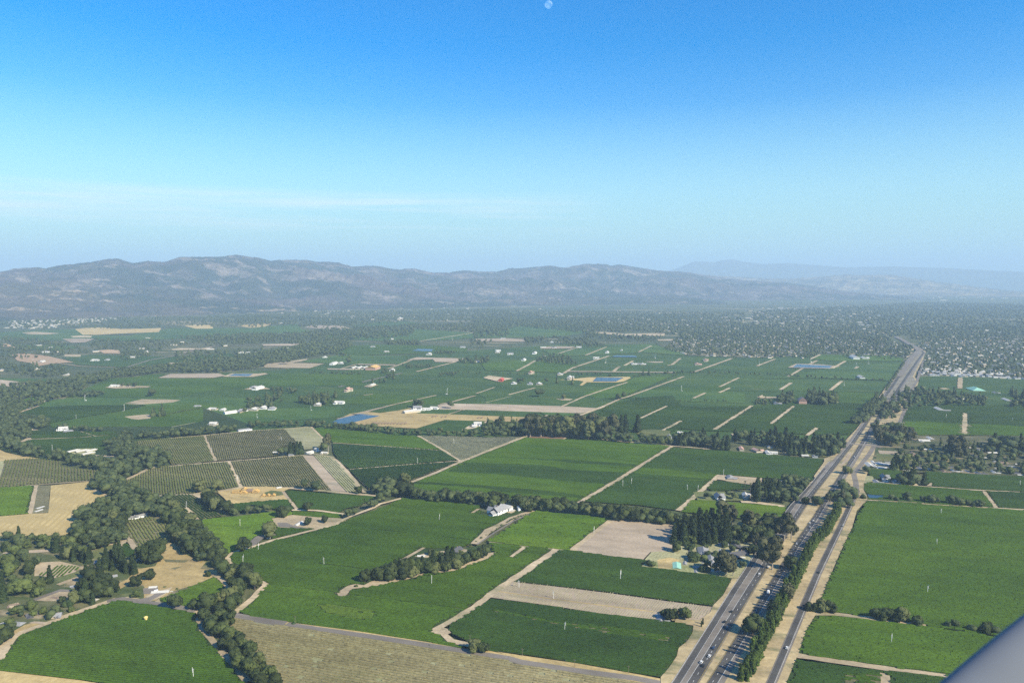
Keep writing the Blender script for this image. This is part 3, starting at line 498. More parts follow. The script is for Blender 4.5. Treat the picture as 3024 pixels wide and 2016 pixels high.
# ---- transport corridor
dirt('VG', 'C 1620,1500 1690,1420 1760,1315 1775,1245 1850,1185 1895,1110 1905,1050 1740,1022 1750,995 1960,1000 2050,930 2075,872 2160,785 2212,692 2240,632 2352,612 E4 1130,1440 1240,1300 1310,1190 1450,1060 1480,985 1540,900 1600,860 1580,830 1700,660 1700,625 1860,560 1860,540 1970,450 1940,420 2080,270 2140,190 2240,110 2300,0 F3 1010,1558 1060,1460 1110,1370 1180,1270 1260,1170 1340,1080 1400,1010 1440,960 1500,1000 1470,1080 1430,1160 1400,1220 1437,1262 1422,1310 1372,1370 1330,1480 1345,1500 1300,1558 E5 1000,20 920,240 890,260 640,450 620,560 560,740 500,900 500,1000 530,1050 540,1110 D 900,40 860,190 760,400 640,680 575,860 545,950 460,1090 390,1300 300,1517 260,1640 -800,1700', 'dry_verge')
HL = 'S 1880,2284 2048,2016 2211,1750 2299,1608 2383,1480 2424,1428 2457,1386 2518,1310 2549,1264 2577,1220 2595,1200 2618,1166 2653,1115 2683,1071 2714,1037 2708,1030 2690,1020 2666,1006 2646,996'
HR = 'S 1950,2284 2115,2016 2271,1757 2353,1619 2414,1530 2448,1470 2478,1424 2523,1354 2545,1318 2575,1268 2610,1216 2642,1170 2676,1118 2705,1075 2728,1044 2720,1036'
SV = 'S 2165,2284 2283,2016 2414,1704 2480,1566 2515,1490 2530,1462 2527,1430 2521,1405 2541,1380 2567,1346 2584,1318 2620,1290 2654,1258 2672,1215 2680,1185 2693,1152 2709,1125 2727,1068'
RL = 'S 1830,2284 2008,2016 2172,1750 2262,1612 2342,1500 2398,1440 2438,1389 2456,1368'
def offset(pts, d):
    out = []
    for i in range(len(pts)):
        A = np.array(pts[max(i - 1, 0)]); B_ = np.array(pts[min(i + 1, len(pts) - 1)]); t = (B_ - A) / np.linalg.norm(B_ - A)
        out.append((pts[i][0] + t[1] * d, pts[i][1] - t[0] * d))
    return out
def road(pts, w, mat='asphalt', name='highway', off=0, w1=None, rough=0):
    PATCH.append(dict(poly=strip_poly(offset(pts, off), w, w1, rough), mat=mat, name=name, label=None, cat=None, rows=None, kind='structure'))
hl, hr, sv, rl = P(HL), P(HR), P(SV), P(RL)
M['RB'] = field_mat('gravel_verge', (.20, .18, .14), (.27, .24, .18), (.14, .15, .08), big=.02)
dirt('RB', 'F3 1070,1450 1110,1395 1200,1280 1280,1185 1360,1085 1415,1015 1445,965 1490,1000 1455,1080 1415,1160 1385,1220 1415,1262 1360,1370 1325,1480 1240,1440', 'gravel_verge')
road(offset(rl, 6.5)[:6], 3.5, 'L', 'verge_grass', 0, rough=.4); road(rl, 9.5, 'asphalt_worn', 'frontage_road'); road(rl[:7], 5.6, 'asphalt', 'frontage_road', -.6)
road(hl, 14.5, 'asphalt_worn', 'highway', -1.2); road(hl, 8.2, 'asphalt', 'highway', 1.2)
road(hl[12:], 26, 'asphalt_worn', 'highway')
road(hr, 13.5, 'asphalt_worn', 'highway', 1.2); road(hr, 8.2, 'asphalt', 'highway', -1.2)
road(sv, 8.5, 'asphalt_worn', 'railway_side_road'); road(sv[:6], 5.0, 'asphalt', 'railway_side_road', -.8)
lane('E4 1930,430 2040,455 2140,462 2300,468', 11, 'asphalt_worn', 'cross_road', rough=0); lane('E5 500,470 640,478 700,500', 9, 'asphalt_worn', 'cross_road', rough=0)
lane('E4 2000,560 1960,640 1900,700', 5, 'K', 'traffic_island', rough=.3)
def markings(pts, off, w, mat='line', dash=None, name='lane_marking', upto=12):
    q = offset(pts[:upto], off)
    if not dash:
        PATCH.append(dict(poly=strip_poly(q, w), mat=mat, name=name, label=None, cat=None, rows=None, kind='structure')); return
    mb = MB(); on, per = dash; acc = 0
    for i in range(len(q) - 1):
        A, B_ = np.array(q[i]), np.array(q[i + 1]); L = np.linalg.norm(B_ - A); t = (B_ - A) / L; n_ = np.array((-t[1], t[0])) * w / 2; s = (per - acc % per) % per
        while s < L - on:
            p0 = A + t * s; p1 = A + t * (s + on); mb.add([(*(p0 - n_), DZ), (*(p1 - n_), DZ), (*(p1 + n_), DZ), (*(p0 + n_), DZ)], [(0, 1, 2, 3)]); s += per
        acc += L
    o = mb.build(name, M[mat]); tag(o, kind='structure')
markings(hl, -3.0, .24); markings(hl, 4.9, .2, 'yline'); markings(hr, 3.0, .24); markings(hr, -4.9, .2, 'yline'); markings(rl, -4.2, .24); markings(rl, 2.4, .15); markings(sv, 2.4, .2, upto=5)
DZ = .12 + .012 * len(PATCH) + .05
markings(hl, 1.1, .3, dash=(3.6, 14.6)); markings(hr, -1.1, .3, dash=(3.6, 14.6))
build_patches()
# the ground itself, to the horizon
mb = MB(); mb.add([(-42000, -2500, 0), (42000, -2500, 0), (42000, 60000, 0), (-42000, 60000, 0)], [(0, 1, 2, 3)]); tag(mb.build('ground', M['ground']), kind='structure')
# ------------------------------------------------------------------ trees
def ico(sub):
    bm = bmesh.new(); bmesh.ops.create_icosphere(bm, subdivisions=sub, radius=1); bm.verts.ensure_lookup_table()
    v = np.array([x.co[:] for x in bm.verts]); f = np.array([[x.index for x in q.verts] for q in bm.faces]); bm.free(); return v, f
ICO = {k: ico(k) for k in (1, 2, 3)}
def crown_arrays(kind, seed, sub=2, leaves=170, quick=False):
    r = np.random.default_rng(seed); lobes = []
    if kind == 'oak':
        for k in range(13 if not quick else 3):
            t = r.uniform(0, 2 * math.pi); q = r.uniform(.10, .31) if not quick else .16; z = r.uniform(.32, .82)
            lobes.append((q * math.cos(t), q * math.sin(t), z, r.uniform(.12, .21) * (1 if not quick else 1.25), r.uniform(.8, 1)))
        lobes.append((0, 0, .62, .32, .95))
    elif kind == 'conif':
        n = 7 if not quick else 3
        for k in range(n):
            z = .14 + .78 * k / (n - 1); q = (.19 * (1 - .82 * k / (n - 1)) + .02) * r.uniform(.85, 1.15); lobes.append((r.uniform(-.02, .02), r.uniform(-.02, .02), z, q, 1.0 if not quick else 2.2))
        lobes.append((0, 0, .45, .10, 4.2))
    elif kind == 'pop':
        for k in range(6): z = .2 + .68 * k / 5; lobes.append((r.uniform(-.03, .03), r.uniform(-.03, .03), z, r.uniform(.09, .15) * (1.05 - .14 * k), r.uniform(1.3, 1.9)))
    elif kind == 'euc':
        for k in range(9):
            t = r.uniform(0, 2 * math.pi); q = r.uniform(.05, .2); z = r.uniform(.38, .9); lobes.append((q * math.cos(t), q * math.sin(t), z, r.uniform(.10, .16), r.uniform(1, 1.4)))
    elif kind == 'shrub':
        for k in range(5): t = r.uniform(0, 6.3); q = r.uniform(.15, .4); lobes.append((q * math.cos(t), q * math.sin(t), r.uniform(.35, .6), r.uniform(.3, .42), .9))
    elif kind == 'cyp':
        for k in range(5): lobes.append((0, 0, .14 + .18 * k, .085 - .012 * abs(k - 1.5), 1.6))
    Vs, Fs, n = [], [], 0; iv, jf = ICO[sub]
    for (x, y, z, q, sq) in lobes:
        d = iv * (1 + .22 * np.sin(iv[:, [0]] * 5.1 + seed + x * 9) * np.cos(iv[:, [1]] * 4.3 + z * 7) + r.uniform(-.13, .13, (len(iv), 1)))
        v = d * q * .93; v[:, 2] *= sq; v += (x, y, z); Vs.append(v); Fs.append(jf + n); n += len(v)
    per = max(2, leaves // len(lobes)); s = {'oak': .050, 'conif': .036, 'pop': .04, 'euc': .046, 'shrub': .10, 'cyp': .03}[kind]
    for (x, y, z, q, sq) in lobes:
        for k in range(per):
            d = r.normal(size=3); d /= np.linalg.norm(d); d[2] = abs(d[2]) * .9 if r.random() < .7 else d[2]
            c = np.array((x, y, z)) + d * q * np.array((1, 1, sq)) * r.uniform(.92, 1.18)
            u = np.cross(d, r.normal(size=3)); u /= np.linalg.norm(u) + 1e-6; w = np.cross(d, u) + d * r.uniform(-.5, .5); e = s * r.uniform(.6, 1.4)
            if kind == 'conif': w[2] -= .5
            v = np.array([c - u * e, c + w * e * .8, c + u * e, c - w * e * .8 + d * e * .4]); Vs.append(v); Fs.append(np.array([[0, 1, 2], [0, 2, 3]]) + n); n += 4
    V = np.concatenate(Vs); V[:, 2] = np.maximum(V[:, 2], .01); return V, np.concatenate(Fs)
def trunk_mesh(kind, seed):
    r = random.Random(seed); mb = MB(); top = {'oak': .5, 'conif': .9, 'pop': .8, 'euc': .75, 'shrub': .3, 'cyp': .7}[kind]; w = {'oak': .032, 'conif': .02, 'pop': .016, 'euc': .024, 'shrub': .03, 'cyp': .02}[kind]
    mb.tube([(0, 0, -.01), (.006, 0, top * .45), (0, .01, top)], [w, w * .7, w * .25], 7)
    if kind in ('oak', 'euc', 'shrub'):
        for k in range(5):
            t = k * 1.3 + r.random(); z = top * r.uniform(.4, .75); q = r.uniform(.14, .24)
            mb.tube([(0, 0, z), (q * .5 * math.cos(t), q * .5 * math.sin(t), z + .09), (q * math.cos(t), q * math.sin(t), z + .2)], [w * .5, w * .33, w * .12], 5)
    return mb
KIND = {'oak': ('oak_tree', 'oak', 'bark', 'tree'), 'conif': ('conifer_tree', 'conif', 'bark', 'conifer'), 'pop': ('poplar_tree', 'pop', 'bark', 'poplar'), 'euc': ('eucalyptus_tree', 'euc', 'palebark', 'eucalyptus'),
        'shrub': ('shrub', 'shrub', 'bark', 'shrub'), 'cyp': ('cypress_tree', 'conif', 'bark', 'cypress'), 'lime': ('light_tree', 'lime', 'bark', 'light green tree')}
PROTO = {}
def tmeshes(kind, seed):
    key = (kind, seed)
    if key not in PROTO:
        shp = 'oak' if kind == 'lime' else kind; V, F = crown_arrays(shp, seed * 13 + 5, 2, {'oak': 420, 'conif': 420, 'pop': 260, 'euc': 420, 'shrub': 120, 'cyp': 120}[shp])
        PROTO[key] = (mesh_np('crown', V, F, M[KIND[kind][1]], 3), trunk_mesh(shp, seed).mesh('trunk', M[KIND[kind][2]]))
    return PROTO[key]
TREES = []   # kind, x, y, h, label, group
def put(kind, x, y, h, label, group=None, wf=1): TREES.append((kind, x, y, h * (1.2 if h > 6 else 1), label, group, wf))
def trees_at(kind, h, s, label, group=None, wf=1, jit=.1, seq=None):
    pts = P(s)
    for i, (x, y) in enumerate(pts):
        l = label if isinstance(label, str) else label[i]
        put(kind, x, y, h * random.uniform(1 - jit, 1 + jit), l, group, wf)
def belt(kinds, h, s, w, sp, label, group):
    pts = P(s)
    for i in range(len(pts) - 1):
        A, B_ = np.array(pts[i]), np.array(pts[i + 1]); L = np.linalg.norm(B_ - A); t = (B_ - A) / L; n_ = np.array((-t[1], t[0])); rows = max(1, int(w / sp)); k = max(1, int(L / sp))
        for j in range(k):
            for r_ in range(rows):
                q = A + t * ((j + random.uniform(.1, .9)) * L / k) + n_ * ((r_ + .5 + random.uniform(-.35, .35)) / rows - .5) * w
                kd = random.choice(kinds); hh = h * random.uniform(.72, 1.2) * (1.25 if kd == 'conif' and len(set(kinds)) > 1 else 1)
                put(kd, q[0], q[1], hh, label, group)
def wood(kinds, h, s, sp, label, group, keep=1):
    poly = P(s); q = np.array(poly); lo, hi = q.min(0), q.max(0)
    xs = np.arange(lo[0], hi[0], sp); ys = np.arange(lo[1], hi[1], sp); G_ = np.array([(x, y) for x in xs for y in ys])
    if not len(G_): return
    G_ = G_ + RNG.uniform(-.42, .42, G_.shape) * sp; G_ = G_[inside(G_, poly)]
    for x, y in G_:
        if random.random() > keep: continue
        kd = random.choice(kinds); put(kd, x, y, h * random.uniform(.65, 1.2) * (1.2 if kd == 'conif' and len(set(kinds)) > 1 else 1), label, group)
g_ = 'oaks of the creek wood'
wood(['oak'], 17, 'E0 1060,905 1250,810 1400,790 1430,940 1600,1010 1700,1080 2000,1190 2200,1330 2352,1480 A 1720,220 1850,300 1890,400 1850,440 1700,440 1560,350 1500,250 1400,120 1290,70 1060,120 1100,220 1100,290 1000,335 800,380 700,330 620,250 690,120 780,30 E0 1150,1170 1320,1100 1200,1020 1050,965', 12.5, 'broad dark oak in the dense creek wood curving past the hayfield', g_)
wood(['oak'], 17, 'A 1560,340 1700,330 1860,300 1900,390 2000,540 2180,620 2230,710 2050,900 1960,950 1850,960 1790,880 1950,800 2040,760 1990,660 1900,600 1880,560 1760,500 1620,420', 12, 'round dark oak in the creek belt between dry yard and big vineyard', 'oaks of the lower creek belt')
belt(['oak', 'oak', 'oak', 'lime'], 13, 'A 1850,960 1930,1080 2010,1200 2110,1330 2230,1480 2330,1600', 24, 9, 'bushy tree in the creek strip beside the brown striped vineyard', 'trees of the creek strip at the bottom')
wood(['oak', 'oak', 'oak', 'lime', 'conif'], 14, 'A 0,290 370,275 600,270 800,390 790,470 540,480 500,430 440,380 250,385 0,400', 15, 'tall tree in the garden belt below the hayfield', 'trees of the left gardens, upper')
wood(['oak', 'oak', 'conif', 'lime'], 15, 'A 0,440 300,420 330,500 280,560 300,640 480,620 490,690 390,790 300,810 150,840 0,900', 18, 'dark garden tree at the left edge around the small houses', 'trees of the left gardens, middle')
wood(['conif', 'oak', 'oak'], 17, 'A 780,560 860,540 880,640 980,690 1000,790 930,840 820,880 660,890 620,840 690,720', 12, 'dark tall tree between the gravel drive and the dark field corner', 'trees by the dark field corner')
wood(['conif'], 19, 'A 890,400 960,400 1120,410 1180,560 1180,590 1000,590 890,560', 12, 'tall dark conifer beside the small lawn left of the dry yard', 'conifers by the dry yard')
wood(['conif', 'oak'], 20, 'A 1210,470 1290,420 1390,440 1390,500 1250,530', 13, 'dark spreading conifer at the corner of the dry yard', 'conifers at the yard corner')
wood(['oak', 'lime', 'oak', 'shrub'], 9, 'A 100,920 200,870 400,900 640,860 640,930 470,990 250,1000 100,980', 11, 'low garden tree among the bluish roofed houses', 'garden trees by the blue roofs')
wood(['oak', 'oak', 'lime'], 13, 'A -40,1030 90,1010 110,1110 60,1200 -40,1260', 12, 'round tree at the left frame edge below the houses', 'trees at the left edge')
wood(['oak', 'conif'], 14, 'A 540,440 800,450 780,520 690,500 540,490', 12, 'dark tree behind the little striped garden vineyard', 'trees behind the garden vineyard')
trees_at('oak', 12, 'A 1290,640', 'small round oak alone on the dry yard'); trees_at('oak', 13, 'A 1180,700', 'bushy tree behind the metal roofed sheds of the dry yard'); trees_at('lime', 9, 'A 1180,790', 'low light green tree beside the driveway of the dry yard')
trees_at('oak', 7, 'A 1810,610', 'small round bush at the creek end of the dry yard'); trees_at('oak', 15, 'A 1520,885', 'round oak standing at the roadside below the small bright plot'); trees_at('oak', 12, 'A 1690,895', 'smaller round oak next to the creek road bend')
trees_at('oak', 9, 'A 540,840', 'dark round tree beside the gravel yard'); trees_at('shrub', 4, 'A 680,905', 'reddish brown bush at the field edge'); trees_at('shrub', 4, 'A 1430,700 1535,722', 'low dark bush on the dry yard', 'bushes on the dry yard')
trees_at('oak', 19, 'A 2110,395', 'big round oak beside the bend of the farm track'); trees_at('oak', 19, 'B 270,260', 'big oak at the fork of the farm track in the bright vineyard'); trees_at('oak', 14, 'B 405,95', 'round oak at the upper left corner of the walled farmyard'); trees_at('oak', 13, 'B 615,165', 'oak shading the long shed of the farmyard'); trees_at('oak', 10, 'B 765,140', 'thin oak standing alone on the tan farmyard')
trees_at('oak', 15, 'B 965,95 1010,80', 'oak by the farm track right of the tan farmyard', 'pair of oaks right of the farmyard')
trees_at('oak', 14, 'E2 370,1195 420,1180', 'oak at the track bend, upper pair', 'upper pair of track oaks'); trees_at('oak', 16, 'E2 480,1120 540,1105', 'oak where the two farm tracks meet', 'oaks at the track junction')
trees_at('oak', 14, 'E1 1600,1220', 'lone oak in the vineyard below the building site'); trees_at('oak', 18, 'E1 330,1010', 'oak left of the building site in the knoll vines'); trees_at('oak', 18, 'E1 560,985', 'tallest round oak left of the building site')
belt(['oak'], 19, 'E1 440,1090 520,1180 640,1260', 16, 11, 'oak in the slanting row left of the building site', 'slanting row of oaks by the building site')
belt(['oak'], 11, 'E1 680,1270 900,1250 1200,1225', 9, 7, 'low oak in the hedge row below the building site', 'hedge row below the building site'); trees_at('oak', 17, 'E1 1290,1290 1370,1270', 'round oak pair at the end of the hedge row', 'pair of oaks ending the hedge row')
trees_at('oak', 17, 'E1 1560,975 1690,985', 'oak at the lower edge of the knoll vines', 'pair of oaks on the knoll edge'); trees_at('oak', 15, 'E2 230,1025', 'lone round oak beside the pale building site road')
trees_at('oak', 17, 'E1 1290,575 1340,570', 'bright dark green tree left of the knoll conifers', 'trees left of the knoll conifers'); trees_at('conif', 22, 'E1 1400,565 1440,560 1480,562 1520,560', 'tall conifer in the tight clump on the knoll', 'conifer clump on the knoll')
trees_at('euc', 28, 'E1 1840,520', 'tall dark tree above the knoll cottage'); trees_at('oak', 16, 'E1 1780,520 1800,535', 'tree at the foot of the tall knoll tree', 'trees by the knoll cottage')
wood(['oak'], 15, 'E2 360,990 480,930 600,900 700,890 720,950 700,980 730,1060 560,1080 440,1040', 12, 'dark oak in the clump where the belts meet', 'oaks of the central clump'); trees_at('oak', 18, 'E2 760,905', 'round dark tree at the top corner of the central clump')
belt(['oak'], 17, 'E2 700,1010 1000,1090 1600,1140 2100,1190 2352,1200 E3 200,1210 740,1240 1000,1270 1300,1320 1700,1360 2100,1400', 24, 9.5, 'oak in the long dark belt behind the white farmhouse', 'oaks of the long central belt')
trees_at('lime', 14, 'E2 1790,1190', 'pale green tree left of the white farmhouse'); trees_at('oak', 17, 'E2 2070,1150', 'big oak behind the white tank tower')
# avenue of dark trees in the middle vineyard
belt(['oak', 'oak', 'oak', 'conif'], 17, 'B 1180,645 1300,628 1450,612 1650,565 1850,545 1990,500', 13, 6.3, 'dark tree in the thick row above the curved tan lane', 'dark tree row in the middle vineyard')
trees_at('oak', 14, 'B 2050,480 2085,465 2120,448 2160,425', 'round dark tree at the right end of the curved row', 'right end of the curved tree row'); trees_at('oak', 14, 'B 1110,665', 'dark tree standing apart at the left end of the row'); trees_at('oak', 5, 'B 1035,700', 'small bush at the left tip of the curved lane'); trees_at('oak', 9, 'B 1680,425', 'small dark conifer shaped tree behind the row beside the sheds')
belt(['oak', 'lime'], 7, 'B 1700,430 1830,420 2000,390', 8, 9, 'small garden tree behind the dark row', 'garden trees behind the row')
_p = P('B 2040,345 2352,150 C 340,120 480,75'); 
for _i in range(22):
    _k = _i / 21 * 2.999; _a = np.array(_p[int(_k)]); _b = np.array(_p[int(_k) + 1]); _q = _a + (_b - _a) * (_k - int(_k)); put('oak', _q[0] - 2, _q[1] + 3, random.uniform(4.2, 5.6), 'small young tree in the avenue beside the white farmhouse lane', 'young avenue trees')
# grove and gardens by the highway
wood(['conif'], 25, 'C 1880,185 2050,150 2180,180 2230,330 2050,345 1850,335 1740,345 1725,300 1790,240', 9.5, 'tall dark redwood in the dense grove above the dirt yard', 'redwoods of the grove by the highway')
trees_at('oak', 15, 'C 1760,400', 'round tree casting a dark shadow on the ploughed field'); trees_at('lime', 13, 'C 1890,320', 'brighter green tree at the foot of the redwood grove')
trees_at('euc', 30, 'E4 560,1400 625,1420 800,1450', 'tall pale trunked eucalyptus rising from the redwood grove', 'eucalyptus above the grove')
wood(['oak', 'euc', 'oak'], 17, 'E4 900,1360 1000,1340 1130,1420 1200,1568 C 2352,330 2240,300 2230,230', 14, 'tree in the mixed grove beside the highway', 'mixed grove by the highway')
trees_at('euc', 30, 'D 330,300 270,310', 'big drooping eucalyptus at the highway edge', 'eucalyptus pair at the highway'); trees_at('euc', 31, 'D 165,560 120,540', 'tall eucalyptus overhanging the frontage road', 'eucalyptus over the frontage road'); trees_at('euc', 24, 'C 2190,600 2250,610 2130,590', 'tall eucalyptus at the corner of the dark vineyard', 'eucalyptus at the vineyard corner')
wood(['oak', 'shrub', 'oak', 'lime'], 10, 'C 1830,330 2000,340 2352,340 2352,560 2100,580 1820,560 1850,470', 19, 'garden tree among the houses by the highway', 'garden trees of the highway houses', .9)
wood(['oak', 'euc'], 16, 'D -20,180 60,160 230,330 250,430 100,480 -20,420', 13, 'dark tree behind the highway houses', 'trees behind the highway houses')
trees_at('oak', 9, 'C 1520,520 1550,525', 'bush at the corner shed of the yard', 'bushes by the corner shed'); trees_at('lime', 13, 'C 1830,985', 'light green tree at the white roofed farm by the highway'); trees_at('oak', 13, 'C 1740,975 1690,995', 'dark tree over the white roofed farm by the highway', 'trees of the small highway farm'); trees_at('oak', 7, 'C 1645,950', 'small round tree left of the highway farm')
trees_at('cyp', 9, 'C 1972,1060 1985,1038', 'slim dark cypress at the farm gate by the highway', 'pair of gate cypresses')
trees_at('oak', 11, 'B 2060,1270 2110,1270 2150,1275', 'dark bush in the clump beside the paved road', 'roadside bush clump'); trees_at('shrub', 4, 'B 1680,1215', 'small round bush on the road verge'); trees_at('shrub', 5, 'B 490,1025', 'low bush at the verge by the utility pole')
belt(['shrub'], 2.6, 'B 20,930 250,975 480,1020', 2, 4, 'low dark bush along the road hedge', 'road hedge bushes')
trees_at('oak', 19, 'S 2222,1884', 'lone round tree in the highway median'); trees_at('oak', 16, 'D 320,560', 'round tree between the carriageways by the grove'); trees_at('euc', 24, 'D 290,850', 'grey drooping tree among the poplars'); trees_at('oak', 15, 'D 190,960', 'dark tree at the foot of the poplar screen')
trees_at('oak', 16, 'E4 1970,800', 'lone tree between the carriageways near the crossing'); trees_at('oak', 13, 'E4 1480,1150', 'round oak at the left side of the highway shade'); trees_at('oak', 15, 'E4 1620,1165', 'oak between the carriageways in the shade'); trees_at('oak', 9, 'E4 1975,950', 'narrow bush in the dry verge near the bend')
belt(['oak', 'oak', 'euc'], 16, 'E5 200,960 330,1000 300,1080 130,1120 250,1200', 26, 12, 'dark tree beside the railway where the poplars begin', 'trees above the poplar screen')
for _r in range(3):
    _p = P('E5 240,1240 170,1370 90,1520 D 560,340 470,520 390,700 300,860 210,1050 120,1230 30,1420 -40,1560'); _p = offset(_p, (1.5, 4.5, 7)[_r]); _acc = []
    for _i in range(len(_p) - 1):
        A_, B_ = np.array(_p[_i]), np.array(_p[_i + 1]); L_ = np.linalg.norm(B_ - A_)
        for _k in range(int(L_ / 6.2)): q = A_ + (B_ - A_) * ((_k + random.uniform(.2, .8)) / max(1, int(L_ / 6.2))); put('pop', q[0], q[1], random.choice((1, 1, .8, 1.15)) * random.uniform(12, 18), 'slender bright green poplar in the screen beside the highway', 'poplar screen between highway and railway', 1.0)
# right of the railway
trees_at('oak', 12, 'D 480,915 530,920', 'dark round oak overhanging the railway road', 'oaks over the railway road'); trees_at('oak', 13, 'D 610,925 660,925', 'bushy oak at the left end of the field row', 'bushy oaks ending the field row')
trees_at('oak', 13, 'D 1060,985 1120,990 1170,990', 'oak in the left clump of the tan gapped row', 'left clump of field oaks'); belt(['oak'], 14, 'D 1210,1000 1440,1030', 9, 7, 'oak in the middle clump of field oaks', 'middle clump of field oaks')
belt(['oak'], 11, 'D 1620,1050 1850,1080 2150,1115', 9, 8, 'low oak in the right clump of field oaks', 'right clump of field oaks')
belt(['oak'], 13, 'E5 740,1100 1000,1115 1200,1135 1370,1145', 10, 10, 'round oak in the row beside the small pond', 'row of oaks by the small pond'); trees_at('oak', 5, 'E5 640,1105 700,1105', 'small bush beside the blue pond', 'bushes by the blue pond')
trees_at('oak', 14, 'E5 1490,1150 1540,1160 1590,1165', 'oak in the middle group of the right hand row', 'middle group of the right row'); trees_at('oak', 12, 'E5 1710,1175 1760,1180 1820,1180 1870,1185', 'oak in the end group of the right hand row', 'end group of the right row')
wood(['oak', 'conif'], 19, 'E5 930,890 1090,890 1100,930 920,915', 8, 'tall dark tree right of the small white house', 'tall trees by the small white house'); trees_at('conif', 19, 'E5 1190,910', 'narrow dark conifer beside the tan heap'); trees_at('oak', 14, 'E5 540,800 510,770', 'dark tree by the road at the house row', 'trees at the house row corner'); trees_at('oak', 10, 'E5 490,1090', 'small tree at the road corner')
wood(['euc', 'oak'], 22, 'E5 650,300 890,300 1080,370 1070,430 900,480 660,480 600,430', 17, 'tall dark tree in the clump beside the crossing', 'tall clump beside the crossing')
wood(['oak', 'euc'], 17, 'E4 2230,300 2330,200 2400,60 E5 700,0 830,40 800,90 720,130 600,250 560,300', 14, 'dark tree on the strip between the highway and the railway lane', 'strip trees between highway and railway')
wood(['oak', 'conif', 'oak', 'lime'], 13, 'E5 900,490 1100,480 1500,470 1900,480 2352,420 2700,430 2700,860 2352,835 2000,800 1440,775 1200,770 930,760 860,720 900,600', 20, 'garden tree among the pale houses right of the highway', 'garden trees of the right hand housing', .85)
wood(['euc'], 28, 'E5 1500,520 1680,520 1700,620 1560,660', 20, 'very tall eucalyptus above the right hand housing', 'eucalyptus above the housing'); wood(['conif', 'oak'], 22, 'E5 1850,430 2352,470 2600,480 2600,560 2000,540', 20, 'tall conifer behind the right hand housing', 'conifers behind the housing')
wood(['conif', 'oak'], 19, 'E5 810,700 900,720 1000,700 980,760 830,760', 13, 'dark tree between the white house row and the garden', 'trees in the white house row')
wood(['oak', 'oak', 'conif'], 15, 'E5 640,80 860,60 870,150 700,170', 16, 'tree between highway and railway upper part', 'trees between highway and railway')
# left of the highway, middle distance
belt(['euc', 'euc', 'oak'], 36, 'E3 170,335 700,340 1100,370 1190,380', 46, 11, 'very tall dark eucalyptus in the central grove', 'central eucalyptus grove'); belt(['oak'], 16, 'E3 900,375 1200,400 1500,420 1900,440', 45, 15, 'tree in the belt right of the eucalyptus grove', 'belt right of the eucalyptus grove')
trees_at('conif', 32, 'E3 1190,300 1310,300 1360,300 1500,300', 'pointed conifer rising above the central belt', 'pointed conifers of the central belt')
belt(['oak', 'conif', 'oak'], 18, 'E3 1900,430 2352,440 E4 0,430 300,440 600,460', 60, 15, 'tree in the dense belt before the bungalow row', 'dense belt left of the bungalows'); belt(['conif'], 26, 'E4 420,500 600,510', 14, 9, 'tall dark conifer in the wall of trees left of the pink roofs', 'conifer wall by the pink roofs')
wood(['conif', 'oak', 'conif'], 19, 'E4 650,400 900,380 1300,400 1900,430 1960,470 1860,590 1750,600 1450,560 1250,555 1100,480 830,460', 16, 'tree in the grove around the pink roofed houses', 'grove around the pink roofed houses'); belt(['conif'], 24, 'E4 1290,560 1450,575', 12, 8, 'tall conifer in front of the lawn near the highway', 'conifers in front of the lawn')
wood(['oak', 'conif', 'conif'], 17, 'E4 830,1010 1000,880 1190,930 1180,1140 900,1110', 13, 'dark tree in the grove right of the palms', 'grove right of the palms'); wood(['oak'], 15, 'E4 1230,1010 1440,1010 1450,1150 1240,1150', 13, 'dark oak in the grove at the highway edge', 'oaks at the highway edge'); wood(['oak'], 14, 'E4 1180,880 1300,860 1580,900 1540,960 1250,950', 13, 'oak in the belt below the frontage road end', 'belt below the frontage road end')
trees_at('oak', 12, 'E4 350,1080 590,1060 660,1080', 'tree beside the white farmhouse with the bright vineyard', 'trees at the white farmhouse')
belt(['oak', 'conif'], 16, 'E4 2080,220 2200,120 2310,0 F3 1000,1520 1110,1420', 30, 14, 'dark tree in the row left of the highway', 'row left of the highway, far end'); belt(['oak'], 9, 'F3 1150,1340 1230,1220 1310,1100', 8, 16, 'small dark tree along the far highway verge', 'far highway verge trees')
wood(['oak', 'conif', 'oak'], 17, 'F3 1180,1530 1200,1420 1300,1340 1450,1340 1800,1380 2050,1440 2040,1475 1450,1485 1340,1500 1290,1558', 24, 'tree in the far clump right of the highway', 'far clump right of the highway'); wood(['oak', 'conif'], 20, 'F3 2230,1370 2700,1370 2700,1500 2250,1490', 24, 'tree in the clump at the right frame edge', 'clump at the right edge')
wood(['oak'], 10, 'F3 1880,1390 2030,1410 2040,1440 1880,1440', 16, 'tree by the far farm beyond the railway', 'trees by the far right farm')
wood(['conif', 'oak'], 20, 'F3 220,1400 350,1400 360,1455 230,1455', 16, 'tall tree left of the pink barn', 'tall trees left of the pink barn'); wood(['conif', 'oak'], 22, 'F3 440,1420 560,1390 730,1420 720,1465 470,1465', 15, 'tall dark tree right of the pink barn', 'dark grove right of the pink barn'); wood(['conif', 'oak'], 14, 'F3 20,1430 150,1440 150,1460 20,1460', 14, 'small conifer left of the pink barn farm', 'small conifers left of the farm')
